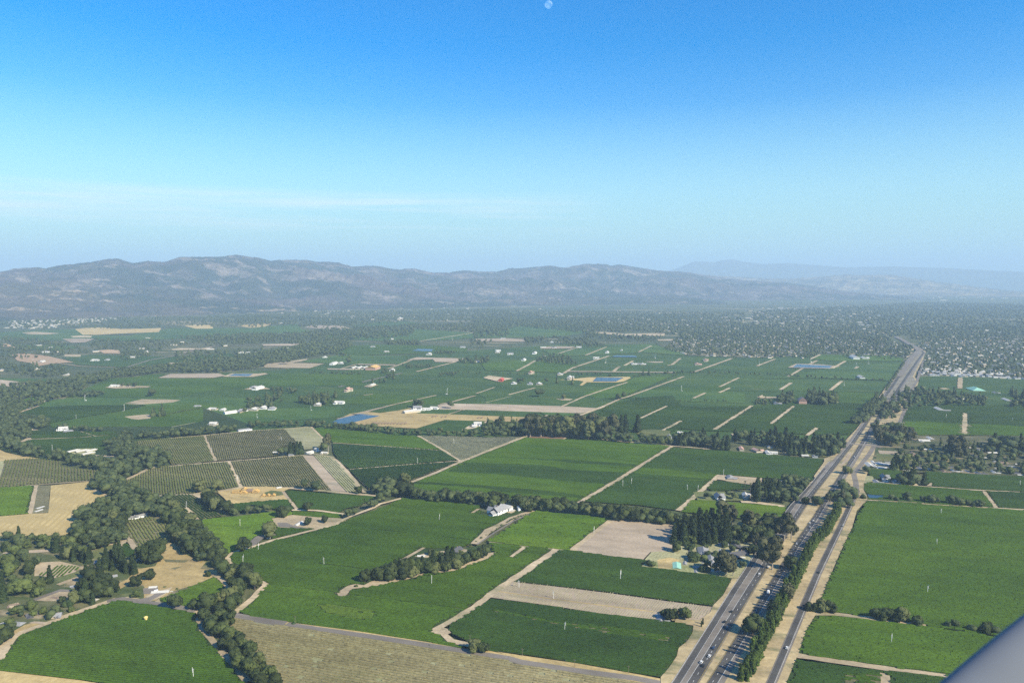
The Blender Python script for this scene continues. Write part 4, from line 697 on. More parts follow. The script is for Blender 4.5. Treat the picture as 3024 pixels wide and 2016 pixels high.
# middle left
wood(['oak'], 15, 'E0 -60,-40 300,-40 200,80 300,150 560,165 570,250 450,280 340,290 360,370 200,420 200,470 460,510 460,595 300,595 0,500 -60,490', 15, 'dark oak in the creek wood at the left edge', 'creek wood at the left edge')
wood(['oak'], 13, 'E0 480,570 740,570 760,630 700,640 480,610', 13, 'round oak in the row above the striped vineyard', 'row above the striped vineyard'); wood(['oak'], 15, 'E0 720,650 800,600 1050,650 1300,650 1700,660 1960,650 1980,690 1700,750 1450,860 1300,760 900,730', 14, 'dark oak in the belt below the small farm pond', 'belt below the farm pond')
wood(['oak'], 16, 'E0 1200,480 1300,400 1450,420 1700,540 1900,580 1990,670 1700,660 1280,580', 14, 'dark oak in the slanting belt beside the knoll', 'slanting belt beside the knoll')
belt(['oak'], 14, 'E0 1380,360 1800,370 2352,335 E1 0,345 400,320 780,290', 42, 16, 'oak in the belt along the top of the knoll', 'belt along the top of the knoll'); belt(['oak'], 13, 'E1 900,240 1440,235 1650,235 2352,290 E2 0,262 400,300 900,340 1400,345 2150,350', 34, 15, 'oak in the belt above the wedge vineyards', 'belt above the wedge vineyards'); wood(['oak', 'conif'], 15, 'E2 1640,280 1750,180 2000,200 2150,240 2150,340 1640,340', 18, 'tree in the thicket right of the white farmhouse among trees', 'thicket in the central belt')
belt(['oak'], 14, 'E0 680,270 780,275', 10, 9, 'round tree behind the white gabled farmhouse', 'trees behind the gabled farmhouse'); belt(['oak'], 13, 'E0 850,285 990,290 1200,305', 12, 10, 'round tree in the row right of the gabled farmhouse', 'row right of the gabled farmhouse'); belt(['oak'], 6, 'E0 1260,330 1370,325', 4, 9, 'small orchard tree by the field track', 'orchard trees by the track')
belt(['conif'], 24, 'E0 1740,125 1890,120', 30, 13, 'tall tree in the rounded block beside the bare oval', 'rounded block of tall trees'); belt(['oak'], 5, 'E0 1920,100 2352,20 E1 0,95 400,25', 5, 9, 'low tree in the hedge by the white sheds', 'hedge by the white sheds')
wood(['oak'], 22, 'F0 1290,1375 1360,1370 1355,1390 1290,1388', 15, 'dark tree of the lone round clump in the open vineyard', 'lone round clump')
wood(['oak'], 12, 'F0 960,1290 1190,1280 1190,1305 1000,1310', 20, 'tree of the small far farm island', 'small far farm island')
wood(['oak', 'conif', 'oak'], 15, 'F0 2100,1500 2150,1440 2352,1400 F1 0,1440 200,1400 380,1380 400,1430 350,1480 50,1520', 26, 'tree among the scattered farmyards', 'farmyard trees left of centre'); wood(['oak', 'conif'], 18, 'F1 640,1390 880,1380 880,1440 740,1460 500,1455', 20, 'tree in the round grove of the farmyards', 'round grove of the farmyards')
wood(['oak'], 12, 'F1 280,1340 340,1320 520,1335 500,1360 300,1360', 20, 'tree by the far barn', 'trees by the far barn'); trees_at('oak', 22, 'F1 1850,1490 1600,1490 1560,1480', 'dark tree by the sheds of the reservoir yard', 'trees of the reservoir yard')
trees_at('oak', 20, 'F2 560,1390 590,1388', 'lone pair tree on the dark open vineyard', 'lone field tree pair'); trees_at('oak', 15, 'F2 775,1408', 'lone small tree on its bare dirt island'); trees_at('oak', 21, 'F2 1250,1415 1300,1410', 'round tree at the start of the diagonal windbreak', 'trees starting the diagonal windbreak')
belt(['oak'], 5.5, 'F2 1330,1400 1780,1425 2200,1430', 8, 10, 'low tree in the straight far hedge', 'straight far hedge'); belt(['oak'], 5, 'F2 1330,1375 1560,1290 1760,1200', 14, 12, 'small tree in the diagonal windbreak', 'diagonal windbreak')
belt(['oak'], 9, 'F2 880,1195 1400,1215 1500,1195 1800,1180 F3 0,1195 300,1210 580,1228 850,1240 1160,1250', 26, 18, 'tree in the far straight belt hedge', 'far belt hedge'); trees_at('conif', 22, 'F2 855,1280 1470,1200 1520,1200 720,1270', 'tall pointed tree near the square reservoir', 'pointed trees near the square reservoir'); trees_at('oak', 17, 'F2 390,1265 420,1268 630,1270', 'round tree behind the field lane farm', 'trees of the field lane farm')
belt(['oak'], 8, 'F1 1900,1180 F2 200,1190 480,1195', 8, 22, 'small tree of the far farm road row', 'far farm road row'); belt(['oak', 'conif'], 14, 'F1 1120,1265 1340,1260', 20, 22, 'tree at the farm road cottages', 'trees of the farm road cottages'); wood(['oak'], 11, 'F1 1750,1190 1910,1190 1910,1210 1760,1212', 20, 'tree of the round far garden', 'round far garden trees'); wood(['conif', 'oak'], 17, 'F1 1930,1080 2190,1060 2200,1100 1940,1095', 24, 'tree by the far crossroads farm', 'far crossroads farm trees')
wood(['oak'], 13, 'F1 1720,1005 1910,1005 1900,1022 1740,1020', 22, 'tree of the far dark copse', 'far dark copse'); wood(['conif', 'oak'], 14, 'F2 530,1085 600,1030 760,1030 900,1090 880,1115 760,1110', 26, 'tree by the red roofed farm', 'trees by the red roofed farm'); wood(['oak'], 10, 'F1 1440,1120 1690,1110 1690,1140 1450,1140', 20, 'tree of the far low copse', 'far low copse'); trees_at('oak', 24, 'F1 400,1105 450,1105 970,1100', 'round tree on the tan far strip', 'trees on the tan far strip')
wood(['oak'], 8, 'F1 630,1192 1080,1195 1080,1183 630,1178', 22, 'low tree of the far left hedge', 'far left hedge'); wood(['oak', 'conif'], 13, 'F1 1200,1180 1260,1160 1400,1200 1350,1240', 30, 'tree near the cream sheds', 'trees near the cream sheds')
# the long dark wood and everything beyond
wood(['oak'], 15, 'F0 -60,1330 0,1310 700,1235 1000,1165 1800,1090 1900,1070 2300,1010 F1 330,990 600,940 980,905 1000,960 860,1015 460,1070 240,1125 150,1150 F0 2150,1150 1900,1180 1450,1175 1050,1225 750,1285 700,1350 500,1375 0,1440 -60,1450', 19, 'tree of the long dark creek wood', 'long dark creek wood')
belt(['oak'], 13, 'F0 20,1540 200,1495 330,1440 520,1380', 55, 17, 'tree of the left meadow wood', 'left meadow wood'); belt(['oak'], 11, 'F0 560,1378 880,1375', 60, 12, 'tree of the square far orchard', 'square far orchard')
FARP = [('F0 0,870 430,905 700,960 0,1010', 30, .5), ('F0 0,960 400,980 800,980 850,1000 350,1050 0,1080', 32, .6), ('F0 750,950 850,900 1150,900 1400,910 1600,920 1700,930 1400,960 1000,990', 30, .7), ('F0 1500,870 2352,840 2352,920 1800,960 1700,900', 32, .8), ('F0 1040,1000 1240,980 1300,1040 1050,1080', 30, .8), ('F0 1250,980 1430,970 1400,1010 1260,1000', 30, .6),
        ('F0 1540,1010 2352,980 2352,1040 2000,1060 1800,1090 1540,1095', 30, .7), ('F0 200,1110 540,1130 600,1200 700,1210 740,1190 350,1230 150,1200 0,1170 0,1090', 28, .8), ('F1 0,850 520,840 800,800 1000,800 1200,870 980,900 600,950 300,910 0,920', 30, .85), ('F1 1000,780 1350,780 1500,760 1700,760 2352,740 2352,820 2060,830 1560,800 1500,870 1150,890 1000,850', 30, .8),
        ('F2 0,740 130,720 600,720 900,740 1200,770 1500,820 900,830 400,780 300,800 0,840', 30, .9), ('F2 0,830 300,800 300,870 0,880', 32, .6), ('F1 2040,900 2352,905 F2 200,910 0,960 F1 2200,970 2020,940', 30, .7), ('F2 430,880 620,880 620,920 450,930', 26, .8), ('F2 640,870 1000,890 1150,950 1000,965 830,930', 30, .8), ('F2 620,900 900,920 1050,960 900,960 700,930', 34, .7), ('F2 940,830 1300,860 1650,870 1560,900 1200,890 960,875', 32, .8), ('F1 1280,905 1560,905 1600,940 1280,935', 20, .9), ('F1 870,1040 1050,1040 860,1015', 24, .8)]
for s_, sp_, kp_ in FARP: wood(['oak', 'oak', 'conif'], 14, s_, sp_, 'far tree', 'far', kp_)
TOWN = 'F2 1650,980 1700,930 1760,880 1800,840 2352,835 F3 400,830 900,850 1250,870 1330,930 1400,960 1340,1060 1200,1030 580,1015 500,1055 0,1050 F2 1850,1030'
TOWNR = 'F3 1430,960 1400,920 1600,880 2352,860 2800,880 2800,1260 2352,1240 1900,1200 1430,1200 1480,1080 1520,1010'
wood(['oak', 'conif', 'oak'], 13, TOWN, 25, 'far tree', 'far', .72); wood(['oak', 'oak', 'conif'], 10, TOWNR, 24, 'far tree', 'far', .75)
wood(['oak'], 13, 'F3 600,1030 1200,1045 1320,1080 1290,1090 1100,1060 700,1045', 26, 'far tree', 'far', .5)
for q_ in ('F0 -100,770 0,760 0,690 600,700 1200,700 2352,690 2352,790 1500,770 1050,800 650,795 200,800', 'F1 0,680 700,650 1500,640 2352,630 2352,745 1500,735 1200,760 700,790 0,750', 'F2 0,630 800,640 1500,650 2352,660 2352,760 1300,700 600,735 0,740'):
    wood(['oak', 'oak', 'conif'], 15, q_, 56, 'far tree', 'far', .75)
wood(['oak'], 18, 'F3 0,650 1000,600 1500,570 2352,590 2900,600 2900,770 2352,770 1000,780 0,760', 60, 'far tree', 'far', .85)
wood(['oak', 'oak', 'conif'], 15, 'F2 600,735 1300,700 2352,760 F3 0,760 1000,780 2352,770 2800,770 2800,890 2352,870 1600,890 1400,940 1230,870 900,850 0,850 F2 1700,850 1500,830 1200,780 800,740', 40, 'far tree', 'far', .85)
n_near = len(TREES)
# individuals: the nearest of every kind; the rest of a kind becomes one mass
LIMIT = {'oak': 285, 'conif': 200, 'pop': 290, 'euc': 120, 'shrub': 80, 'lime': 60, 'cyp': 10}
def near_bend(x, y):
    if y < 3900 or x < 1500: return False
    for i in range(12, len(hl) - 1):
        A, B_ = np.array(hl[i]), np.array(hl[i + 1]); d = B_ - A; k = max(0, min(1, float(np.dot(np.array((x, y)) - A, d) / np.dot(d, d)))); q = A + d * k
        if abs(x - q[0]) < 60 and -150 < y - q[1] < 40: return True
    return False
def build_trees():
    by = {}
    for t in TREES:
        if near_bend(t[1], t[2]): continue
        if abs(t[1]) > t[2] * .76 + 25 or t[2] < 560: continue
        by.setdefault(t[0], []).append(t)
    mass = []
    for kd, L in by.items():
        L.sort(key=lambda t: (t[5] is not None) * 0 + math.hypot(t[1], t[2]) / t[3] ** .6)
        lim = LIMIT[kd]; solo = [t for t in L if t[5] is None]; grp = [t for t in L if t[5] is not None and t[5] != 'far']
        near = solo + grp[:max(0, lim - len(solo))]; rest = grp[max(0, lim - len(solo)):] + [t for t in L if t[5] == 'far']
        nm, lm, bk, cat = KIND[kd]
        for (k, x, y, h, lab, grp_, wf) in near:
            cm, tm = tmeshes(k, random.randrange(8 if k in ('oak', 'conif', 'pop') else 4)); r = empty(nm, (x, y, .1), random.uniform(0, 6.28)); w = h * wf * random.uniform(.9, 1.2); r.scale = (w, w, h)
            link(bpy.data.objects.new('crown', cm), r); link(bpy.data.objects.new('trunk', tm), r); tag(r, lab, cat, grp_)
        mass += rest
    # mass
    lods = {}
    for kd in ('oak', 'conif', 'euc', 'pop', 'lime', 'shrub'):
        shp = 'oak' if kd == 'lime' else kd
        lods[kd] = [[crown_arrays(shp, s, 1, 40, quick=shp in ('oak', 'conif')) for s in range(6)], [crown_arrays('oak' if shp != 'conif' else shp, s + 50, 1, 6, quick=True) for s in range(4)]]
    names = {'oak': ('far_oak_trees', 'dark oak trees filling the distant belts, woods and gardens'), 'conif': ('far_conifer_trees', 'dark conifers scattered through the distant gardens and the town')}
    acc = {'oak': [], 'conif': []}
    for t in mass: acc['conif' if t[0] == 'conif' else 'oak'].append(t)
    for key, L in acc.items():
        if not L: continue
        VV, FF, n = [], [], 0
        for (k, x, y, h, *_r) in L:
            V, F = random.choice(lods[k][0 if y < 3300 else 1]); t = random.uniform(0, 6.28); w = h * _r[2] * random.uniform(1.0, 1.5) * (1 if y < 4200 else 1.35); c, s = math.cos(t) * w, math.sin(t) * w
            W = np.empty(V.shape, np.float32); W[:, 0] = V[:, 0] * c - V[:, 1] * s + x; W[:, 1] = V[:, 0] * s + V[:, 1] * c + y; W[:, 2] = V[:, 2] * h
            VV.append(W); FF.append(F + n); n += len(V)
        o = link(bpy.data.objects.new(names[key][0], mesh_np(names[key][0], np.concatenate(VV), np.concatenate(FF), M['far'], 3))); tag(o, names[key][1], 'trees', None, 'stuff')
    print('trees', len(TREES), 'mass', len(mass), {k: len(v) for k, v in by.items()})
build_trees()
# ------------------------------------------------------------------ buildings
def gable(mb_w, mb_r, x0, x1, y0, y1, h, rise, ov=.5, hip=0, z0=0, axis=0):
    """one block: walls into mb_w, pitched roof into mb_r; ridge along x (axis 0) or y (axis 1)"""
    if axis: tr = lambda p: (p[1], p[0], p[2]); X0, X1, Y0, Y1 = y0, y1, x0, x1
    else: tr = lambda p: p; X0, X1, Y0, Y1 = x0, x1, y0, y1
    ym = (Y0 + Y1) / 2; v = [(X0, Y0, z0), (X1, Y0, z0), (X1, Y1, z0), (X0, Y1, z0), (X0, Y0, h), (X1, Y0, h), (X1, Y1, h), (X0, Y1, h)]
    f = [(0, 1, 5, 4), (1, 2, 6, 5), (2, 3, 7, 6), (3, 0, 4, 7)]
    if not hip: v += [(X0, ym, h + rise), (X1, ym, h + rise)]; f += [(4, 8, 7), (5, 6, 9)]
    mb_w.add([tr(p) for p in v], f)
    k = hip * (Y1 - Y0) / 2; s = rise / ((Y1 - Y0) / 2) * ov; t = .18
    e = [(X0 - ov, Y0 - ov, h - s), (X1 + ov, Y0 - ov, h - s), (X1 + ov, Y1 + ov, h - s), (X0 - ov, Y1 + ov, h - s), (X0 - (0 if hip else ov) + k, ym, h + rise), (X1 + (0 if hip else ov) - k, ym, h + rise)]
    e = [(p[0], p[1], p[2] + .02) for p in e]; up = [(p[0], p[1], p[2] + t) for p in e]
    fs = [(6, 7, 11, 10), (8, 9, 10, 11), (0, 4, 5, 1), (2, 5, 4, 3), (0, 1, 7, 6), (2, 3, 9, 8), (1, 2, 8, 7), (3, 0, 6, 9)]
    fs += [(9, 6, 10), (7, 8, 11), (4, 0, 3), (5, 2, 1)]
    mb_r.add([tr(p) for p in e + up], fs)
def house_proto(key, wm, rm, w, d, h, rise, hip=0, wing=None, windows=True, chimney=False, name='house', door=True, low=None):
    r = empty(name, (0, 0, -500)); W, R_ = MB(), MB(); gable(W, R_, -w / 2, w / 2, -d / 2, d / 2, h, rise, hip=hip)
    for (x0, x1, y0, y1, hh, rs, ax) in (wing or []): gable(W, R_, x0, x1, y0, y1, hh, rs, hip=0, axis=ax)
    W.build('wall', M[wm], r); rf = R_.build('roof', M[rm], r)
    if chimney: c = MB(); c.box(w * .22, w * .22 + .9, -.4, .5, h, h + rise + 1.1); c.build('chimney', M['brown'], rf)
    if windows:
        n = max(2, int(w / 4.5))
        for side in (-1, 1):
            for k in range(n):
                for fl in ([1.1] if h < 4.5 else [1.1, 3.9]):
                    x = -w / 2 + w * (k + .5) / n
                    if door and side < 0 and k == n // 2 and fl < 2: continue
                    m = MB(); y = side * (d / 2 + .03); m.box(x - .65, x + .65, min(y, y - side * .06), max(y, y - side * .06), fl, fl + 1.2); m.build('window', M['glass'], r)
    if door:
        m = MB(); x = -w / 2 + w * (max(2, int(w / 4.5)) // 2 + .5) / max(2, int(w / 4.5)); m.box(x - .55, x + .55, -d / 2 - .05, -d / 2 + .01, 0, 2.1); m.build('door', M['wood'], r)
    return r
HP = {}
for k, wm, rm in (('w', 'white', 'grey'), ('wl', 'white', 'lroof'), ('b', 'beige', 'brown'), ('c', 'cream', 'lroof'), ('g', 'cream', 'dgrey'), ('p', 'cream', 'pink'), ('gr', 'beige', 'grey')):
    HP[k] = house_proto(k, wm, rm, 17, 9, 3.1, 2.0, hip=.6 if k in ('b', 'gr') else 0, wing=[(-8.5, -2.5, -9.5, -4.2, 2.9, 1.6, 1)], chimney=k in ('w', 'g', 'b'))
    HP[k + 'L'] = house_proto(k, wm, rm, 15, 9, 5.9, 2.6, wing=[(2, 7.5, -9, -4.2, 5.0, 1.8, 1), (-11, -7.2, -3, 3.4, 3.0, 1.3, 0)], chimney=True)
    HP[k + 'F'] = house_proto(k, wm, rm, 15, 8, 5.6, 3.2, wing=[(2, 7, -9, -4.02, 5.2, 2.6, 1), (-6.5, -2, -8, -4.02, 4.6, 2.4, 1), (-13, -7.52, -3, 3.2, 3.2, 1.8, 0), (7.52, 13, -3.2, 2.5, 4.2, 2.2, 0)], chimney=True)
    HP[k + 's'] = house_proto(k, wm, rm, 9, 6, 2.8, 1.4, windows=False)
    HP[k + 'x'] = house_proto(k, wm, rm, 30, 11, 4.2, 2.2, windows=False, name='shed', wing=[(15.2, 21, -4, 4, 3.2, 1.3, 0)])
    HP[k + 'm'] = house_proto(k, wm, rm, 17, 7.2, 3, .8, windows=False, name='mobile_home')
USED = set(); HN = [0]
def house(key, s, rot, label, sc=1, group=None, cat='house', xy=None, snap=True):
    x, y = xy or P(s)[0]; r = dup(HP[key], (x, y, .1), -HWY + rot, sc, label, group, cat); HN[0] += 1; return r
PI = math.pi; Q = PI / 2
def many(key, s, rot, label, group, sc=1, cat='house'):
    for i, (x, y) in enumerate(P(s)):
        ks = key.split(','); house(ks[i % len(ks)], None, rot + random.choice((0, Q)) + random.uniform(-.12, .12), label, sc * random.uniform(.85, 1.1), group, cat, (x, y))
C0 = Q + .35
house('wlx', 'A 1395,745', .7, 'white metal roofed shed at the corner of the dry yard', .62, cat='shed'); house('wls', 'A 1330,705', .7, 'small flat grey outbuilding beside the white sheds of the dry yard', .9, cat='shed')
house('wlx', 'A 900,645', .2, 'long narrow white roofed building beside the tall conifers', .62, cat='shed'); house('wls', 'A 812,815', .3, 'tiny white hut at the edge of the dark field'); house('w', 'A 960,615', 1.2, 'white house half hidden between the conifers', .8)
house('grL', 'A 480,965', .9, 'blue grey roofed house beside the tan field edge', .8); house('gr', 'A 140,1025', .4, 'blue grey roofed low house near the left frame edge', .9); house('g', 'A 300,940', 1.3, 'dark roofed house right of the light lawn', .9); house('gr', 'A 40,1020', 1.5, 'grey roofed house at the very left below the lawns', .8)
house('b', 'A 205,645', .5, 'brown roofed house with striped pergola in the left gardens', .9); house('g', 'A 25,705', .3, 'brown dark roofed house cut by the left frame edge', 1.1); house('w', 'A 1225,75', .9, 'white roofed cottage in the creek wood above the brownish vines'); house('ws', 'A 1140,92', .4, 'tiny white hut left of the creek wood cottage')
house('wlx', 'A 400,265', .3, 'white shed between hayfield and garden trees', .5, cat='shed'); house('gr', 'A 880,475', 1.0, 'grey roofed house beside the small lawn', .9); house('w', 'A 1245,465', .2, 'white house under the dark conifers', .8); house('gr', 'A 720,345', .5, 'grey roofed cottage behind the garden belt', .8); house('b', 'A 120,860', .8, 'tan roofed shed on the gravel patch at the left', .7); house('w', 'A 660,690', 1.2, 'pale house at the gravel lane', .7); house('b', 'A 480,800', .2, 'low house beside the gravel yard', .7)
for x_, l_ in (('E0 465,1183', 'upper small white shelter on the fallow strip'), ('E0 447,1219', 'lower larger white shelter on the fallow strip')): house('wlm', x_, Q + .2, l_, .7, cat='shelter')
house('wlx', 'B 535,150', 1.9, 'long white roofed shed in the walled farmyard', .6, cat='shed'); house('ws', 'B 272,262', .5, 'tiny white pump house at the farm track fork', .6, cat='hut'); house('ws', 'B 1165,603', .5, 'small white pump house behind the dark tree row', .8, cat='hut')
house('g', 'B 1890,395', Q, 'dark roofed house with white patio behind the dark tree row', 1.3); house('wl', 'B 1740,425', .5, 'pale roofed house left of the patio house', .9); house('wls', 'B 1600,435', .5, 'small pale hut at the tan end of the tree row')
house('wF', 'E2 1860,1255', C0 + 2.7, 'large white farmhouse with grey gables in the middle', 1.6); house('wlL', 'E2 1940,1215', C0 + 1.2, 'white roofed annex behind the white farmhouse', 1.25); house('wls', 'E2 1790,1255', C0, 'low white garage left of the white farmhouse', 1.0)
house('wlx', 'C 1850,462', C0, 'long white roofed barn on the dirt yard', .55, cat='barn'); house('b', 'C 1500,515', .3, 'tan shed at the vineyard corner of the dirt yard', .6); house('gr', 'C 1990,400', C0, 'wide grey hip roofed house behind the green roofed barn', 1.45); house('gr', 'C 2055,468', C0, 'grey roofed house with white gable on the dirt yard', 1.45); house('cL', 'C 2080,520', C0 + .4, 'tan roofed house with pale forecourt', .9)
house('g', 'C 2265,350', C0, 'dark roofed house farthest up the yard', 1.45); house('g', 'C 2285,425', .9, 'dark roofed house by the highway eucalyptus', 1.45); house('w', 'C 2055,575', 1.2, 'small white gabled cottage at the vineyard edge', .7); house('ws', 'C 1925,572', C0, 'tiny white garage at the vineyard edge'); house('c', 'C 1960,450', 1.1, 'cream house between the grey roofs', .8); house('w', 'C 2230,385', .5, 'white fronted house near the grove', .8)
house('w', 'C 1615,985', C0 + .1, 'white walled grey roofed house at the small highway farm', .95); house('wl', 'C 1622,948', .8, 'white roofed house behind the small highway farm', .8); house('wls', 'C 1690,935', .9, 'white roofed shed among the trees of the highway farm')
HP['tealshed'] = house_proto('t', 'wood', 'teal', 22, 11, 4, 1.6, windows=False, name='barn'); house('tealshed', 'C 1760,522', C0, 'pale green roofed barn on the dirt yard', .85, cat='barn')
house('wF', 'E4 475,1080', C0 + .2, 'big white farmhouse above the bright green vineyard', 1.15); house('cL', 'E4 785,1060', C0, 'cream house under the tall palms', 1.0); house('gr', 'E4 610,840', C0, 'grey roofed shed on the tan farmyard', 1.2, cat='shed'); house('b', 'E4 680,835', .2, 'small brown roofed hut on the tan farmyard', .6)
house('px', 'E4 740,500', C0, 'long pink roofed bungalow left of the highway grove', .8); house('p', 'E4 915,520', C0 + .4, 'pink roofed house right of the long bungalow', 1.2); house('wlx', 'E4 1045,545', C0, 'long white roofed hall at the vineyard edge', .75, cat='shed'); house('wl', 'E4 1115,545', .3, 'white gabled house beside the long white hall', .9)
many('w,wl,c,gr,wls,ws', 'C 2180,340 2140,400 2320,380 2000,480 2140,450 1870,400 2110,560 2010,545 2200,480 1950,535 2320,450 1830,500', C0, 'pale building crowded among the highway yard houses', 'crowded buildings of the highway yard', 1.0)
many('c,b,w', 'E4 1060,475 900,360 1580,585 1480,580 1745,560 690,370 870,380 1450,500', C0, 'pale house partly hidden in the grove of pink roofs', 'houses in the grove of pink roofs', .8)
many('wl,w,wlx,w,c', 'E5 600,665 655,668 720,690 790,665 620,710 700,732 790,725 560,700', C0, 'pale roofed house in the crowded row beside the highway corner', 'crowded row beside the highway corner', .95)
house('wF', 'E5 728,850', C0, 'white two storey house with tall gable by the dark vineyard', 1.1); house('w', 'E5 640,893', C0, 'white roofed low house left of the two storey house', 1.1); house('w', 'E5 862,882', C0, 'low white house right of the two storey house', 1.0); house('b', 'E5 1060,578', C0, 'brown roofed large house with white walls behind the lawn', 1.5); house('gr', 'E5 1320,615', C0, 'grey roofed house beside the dry yellow yard', 1.1); house('c', 'E5 1190,415', .4, 'cream square house behind the housing trees', 1.3)
house('wlx', 'E5 1265,388', C0, 'long bright white roof behind the housing trees', .9, cat='shed'); house('wlx', 'E5 1365,50', C0, 'large white roofed shed on the far vineyard', 1.3, cat='shed'); house('w', 'E5 1450,65', .3, 'small pale house right of the large white shed', 1.2)
many('w,c,g,wl,gr,b', 'E5 980,730 1020,745 1090,705 1250,748 1290,710 1340,700 1150,740 960,755 1510,725 1530,765 1600,770 1420,770 1700,775 1790,785 1860,800 1760,500 1820,515 1820,565 1790,600 1850,605 1640,440 1230,515 2050,740 2100,700 2180,720 2000,780 2240,795 2330,815 2450,830 2200,405 2080,380 1980,555 1080,410 2300,690 2040,660 2120,670 2400,700 2500,760', C0, 'pale house in the tree filled housing strip right of the highway', 'houses of the right hand housing strip', 1.0)
# left, middle distance
house('wlL', 'E0 735,285', .9, 'white gabled farmhouse beside the small left vineyard', 1.25); house('gr', 'E0 795,300', .9, 'grey roofed wing house right of the white gabled farmhouse', 1.1)
for s_, l_ in (('E0 940,530', 'pale stone house, middle wing of the terraced estate'), ('E0 1050,525', 'pale stone house, right wing of the terraced estate'), ('E0 840,530', 'low pale roof at the left end of the terraced estate'), ('E0 1010,560', 'front pale building of the terraced estate')): house('cx', s_, Q + random.uniform(-.2, .2), l_, .75)
house('wls', 'E0 1318,765', .4, 'small white shed above the striped olive vineyard', 1.2, cat='shed'); house('wls', 'E0 1810,352', .4, 'white roofed hut in the belt at the knoll top', 1.5); house('cL', 'E1 515,225', .5, 'cream two storey house standing out of the belt', 1.2); house('wx', 'E1 860,285', Q - .3, 'grey roofed barn with white walls on the knoll top', .9, cat='barn')
house('wlx', 'E1 705,80', Q - .2, 'large white shed beyond the belt', 1.1, cat='shed'); house('c', 'E1 510,40', .3, 'cream house at the end of the far hedge', 1.3); house('gr', 'E1 820,65', Q, 'grey low building right of the large white shed', 1.3); many('w,wl,c', 'E1 985,40 1090,15 1200,30 330,5 620,45', .4, 'white house among the farmyards left of centre', 'white houses of the middle left farmyards', 1.1)
house('cs', 'E1 1232,548', .4, 'cream hut left of the knoll trees', 1.1); house('wl', 'E1 1620,545', Q, 'low white house on the knoll', 1.0); house('wlL', 'E1 1712,515', 0, 'steep white gabled cottage on the knoll', .75); house('c', 'E1 1800,545', .3, 'cream house under the tall knoll tree', .8); house('ws', 'E1 1410,575', .3, 'small hut beneath the knoll conifers'); house('wls', 'E1 1268,955', 1.2, 'small white site container above the building site', .9, cat='container')
house('wL', 'E2 915,45', .5, 'grey roofed white house at the reservoir yard', 1.5); house('cx', 'E2 830,75', Q - .4, 'long cream shed at the reservoir yard', 1.3, cat='shed'); house('wl', 'E2 1020,40', .5, 'white house right of the reservoir yard sheds', 1.2); house('wl', 'E2 1110,28', .2, 'white house at the right end of the reservoir yard', 1.3); house('wlL', 'E2 1610,225', .6, 'white farmhouse standing before the thicket of the central belt', 1.2); house('wl', 'E2 1560,240', Q, 'low white annex of the farmhouse by the thicket', 1.1)
many('wls,ws', 'E3 1985,310 1870,370 1630,385 1865,350 E4 45,315', .4, 'small white hut showing between the central belt trees', 'white huts in the central belt', 1.2)
many('wls,ws,wls', 'E3 1565,1290 1340,1270 1760,1275 1420,1280 2000,1330 2060,1335', .4, 'white thing parked under the long central oak belt', 'white sheds under the long oak belt', .8, 'shed')
F = lambda key, s, l, sc=1.3, cat='house', rot=None: house(key, s, C0 if rot is None else rot, l, sc, None, cat)
HP['redbarn'] = house_proto('r', 'red', 'red', 30, 14, 6, 4, windows=False, name='barn'); HP['pinkbarn'] = house_proto('r', 'pink', 'pink', 16, 14, 8, 5, windows=False, name='barn'); HP['orange'] = house_proto('r', 'pink', 'timber', 34, 26, 6, 4, windows=False, name='shed'); HP['greenhall'] = house_proto('r', 'cream', 'teal', 60, 36, 5, 8, hip=1, windows=False, name='hall')
F('redbarn', 'F2 235,1250', 'red roofed barn on the far vineyards', 1.1, 'barn'); F('pinkbarn', 'F3 425,1450', 'pink barn with steep roof between two groves', 1.5, 'barn'); F('orange', 'F1 1180,1148', 'orange roofed hall at the end of the long cream sheds', 1.6, 'hall'); F('greenhall', 'F3 1930,1335', 'pale green hipped hall roof on the far right vineyards', 1.0, 'hall')
for i_, s_ in enumerate(('F1 1010,1145', 'F1 1060,1145', 'F1 1110,1145')): F('cx', s_, ['left', 'middle', 'right'][i_] + ' one of the three long cream sheds', 1.5, 'shed')
F('wlx', 'F1 840,1105', 'long white building on the tan far strip', 1.6, 'shed'); F('wl', 'F1 900,1100', 'white house right of the long white building', 1.6); F('wlx', 'F1 180,1320', 'wide grey white barn roof left of centre', 1.5, 'barn'); F('pL', 'F1 960,1340', 'white house with reddish roof beside the storage yard', 1.5); F('cx', 'F1 1170,1293', 'cream sheds on the far dirt storage yard', 1.2, 'shed'); F('wl', 'F1 1345,1158', 'white house right of the orange hall', 1.5); F('cL', 'F1 1412,722', 'yellow hilltop villa on the far small rise', 3.0, 'villa'); F('cx', 'F1 455,975', 'cream building in the long dark wood', 1.6); F('wl', 'F1 1665,1020', 'white house by the far copse', 1.8); F('wlx', 'F1 1100,838', 'white industrial roof in the far centre', 1.9, 'shed')
F('wlx', 'F2 430,1072', 'white two part building on the far field lane', 1.4); F('wlx', 'F2 525,1012', 'large white hall with dark trees on both sides', 1.5, 'hall'); F('cL', 'F2 828,1238', 'cream house left of the square reservoir', 1.7); F('pL', 'F2 490,1188', 'pink house in the far belt hedge', 1.4); F('wlx', 'F2 1155,1008', 'white roofed farm near the town edge', 1.5); F('wlx', 'F2 1280,987', 'small white barn near the town edge', 1.0); F('pL', 'F2 2005,1082', 'tan tower roofed house on the far vineyard', 1.6); F('p', 'F2 1935,1113', 'tan low house on the far vineyard', 1.9)
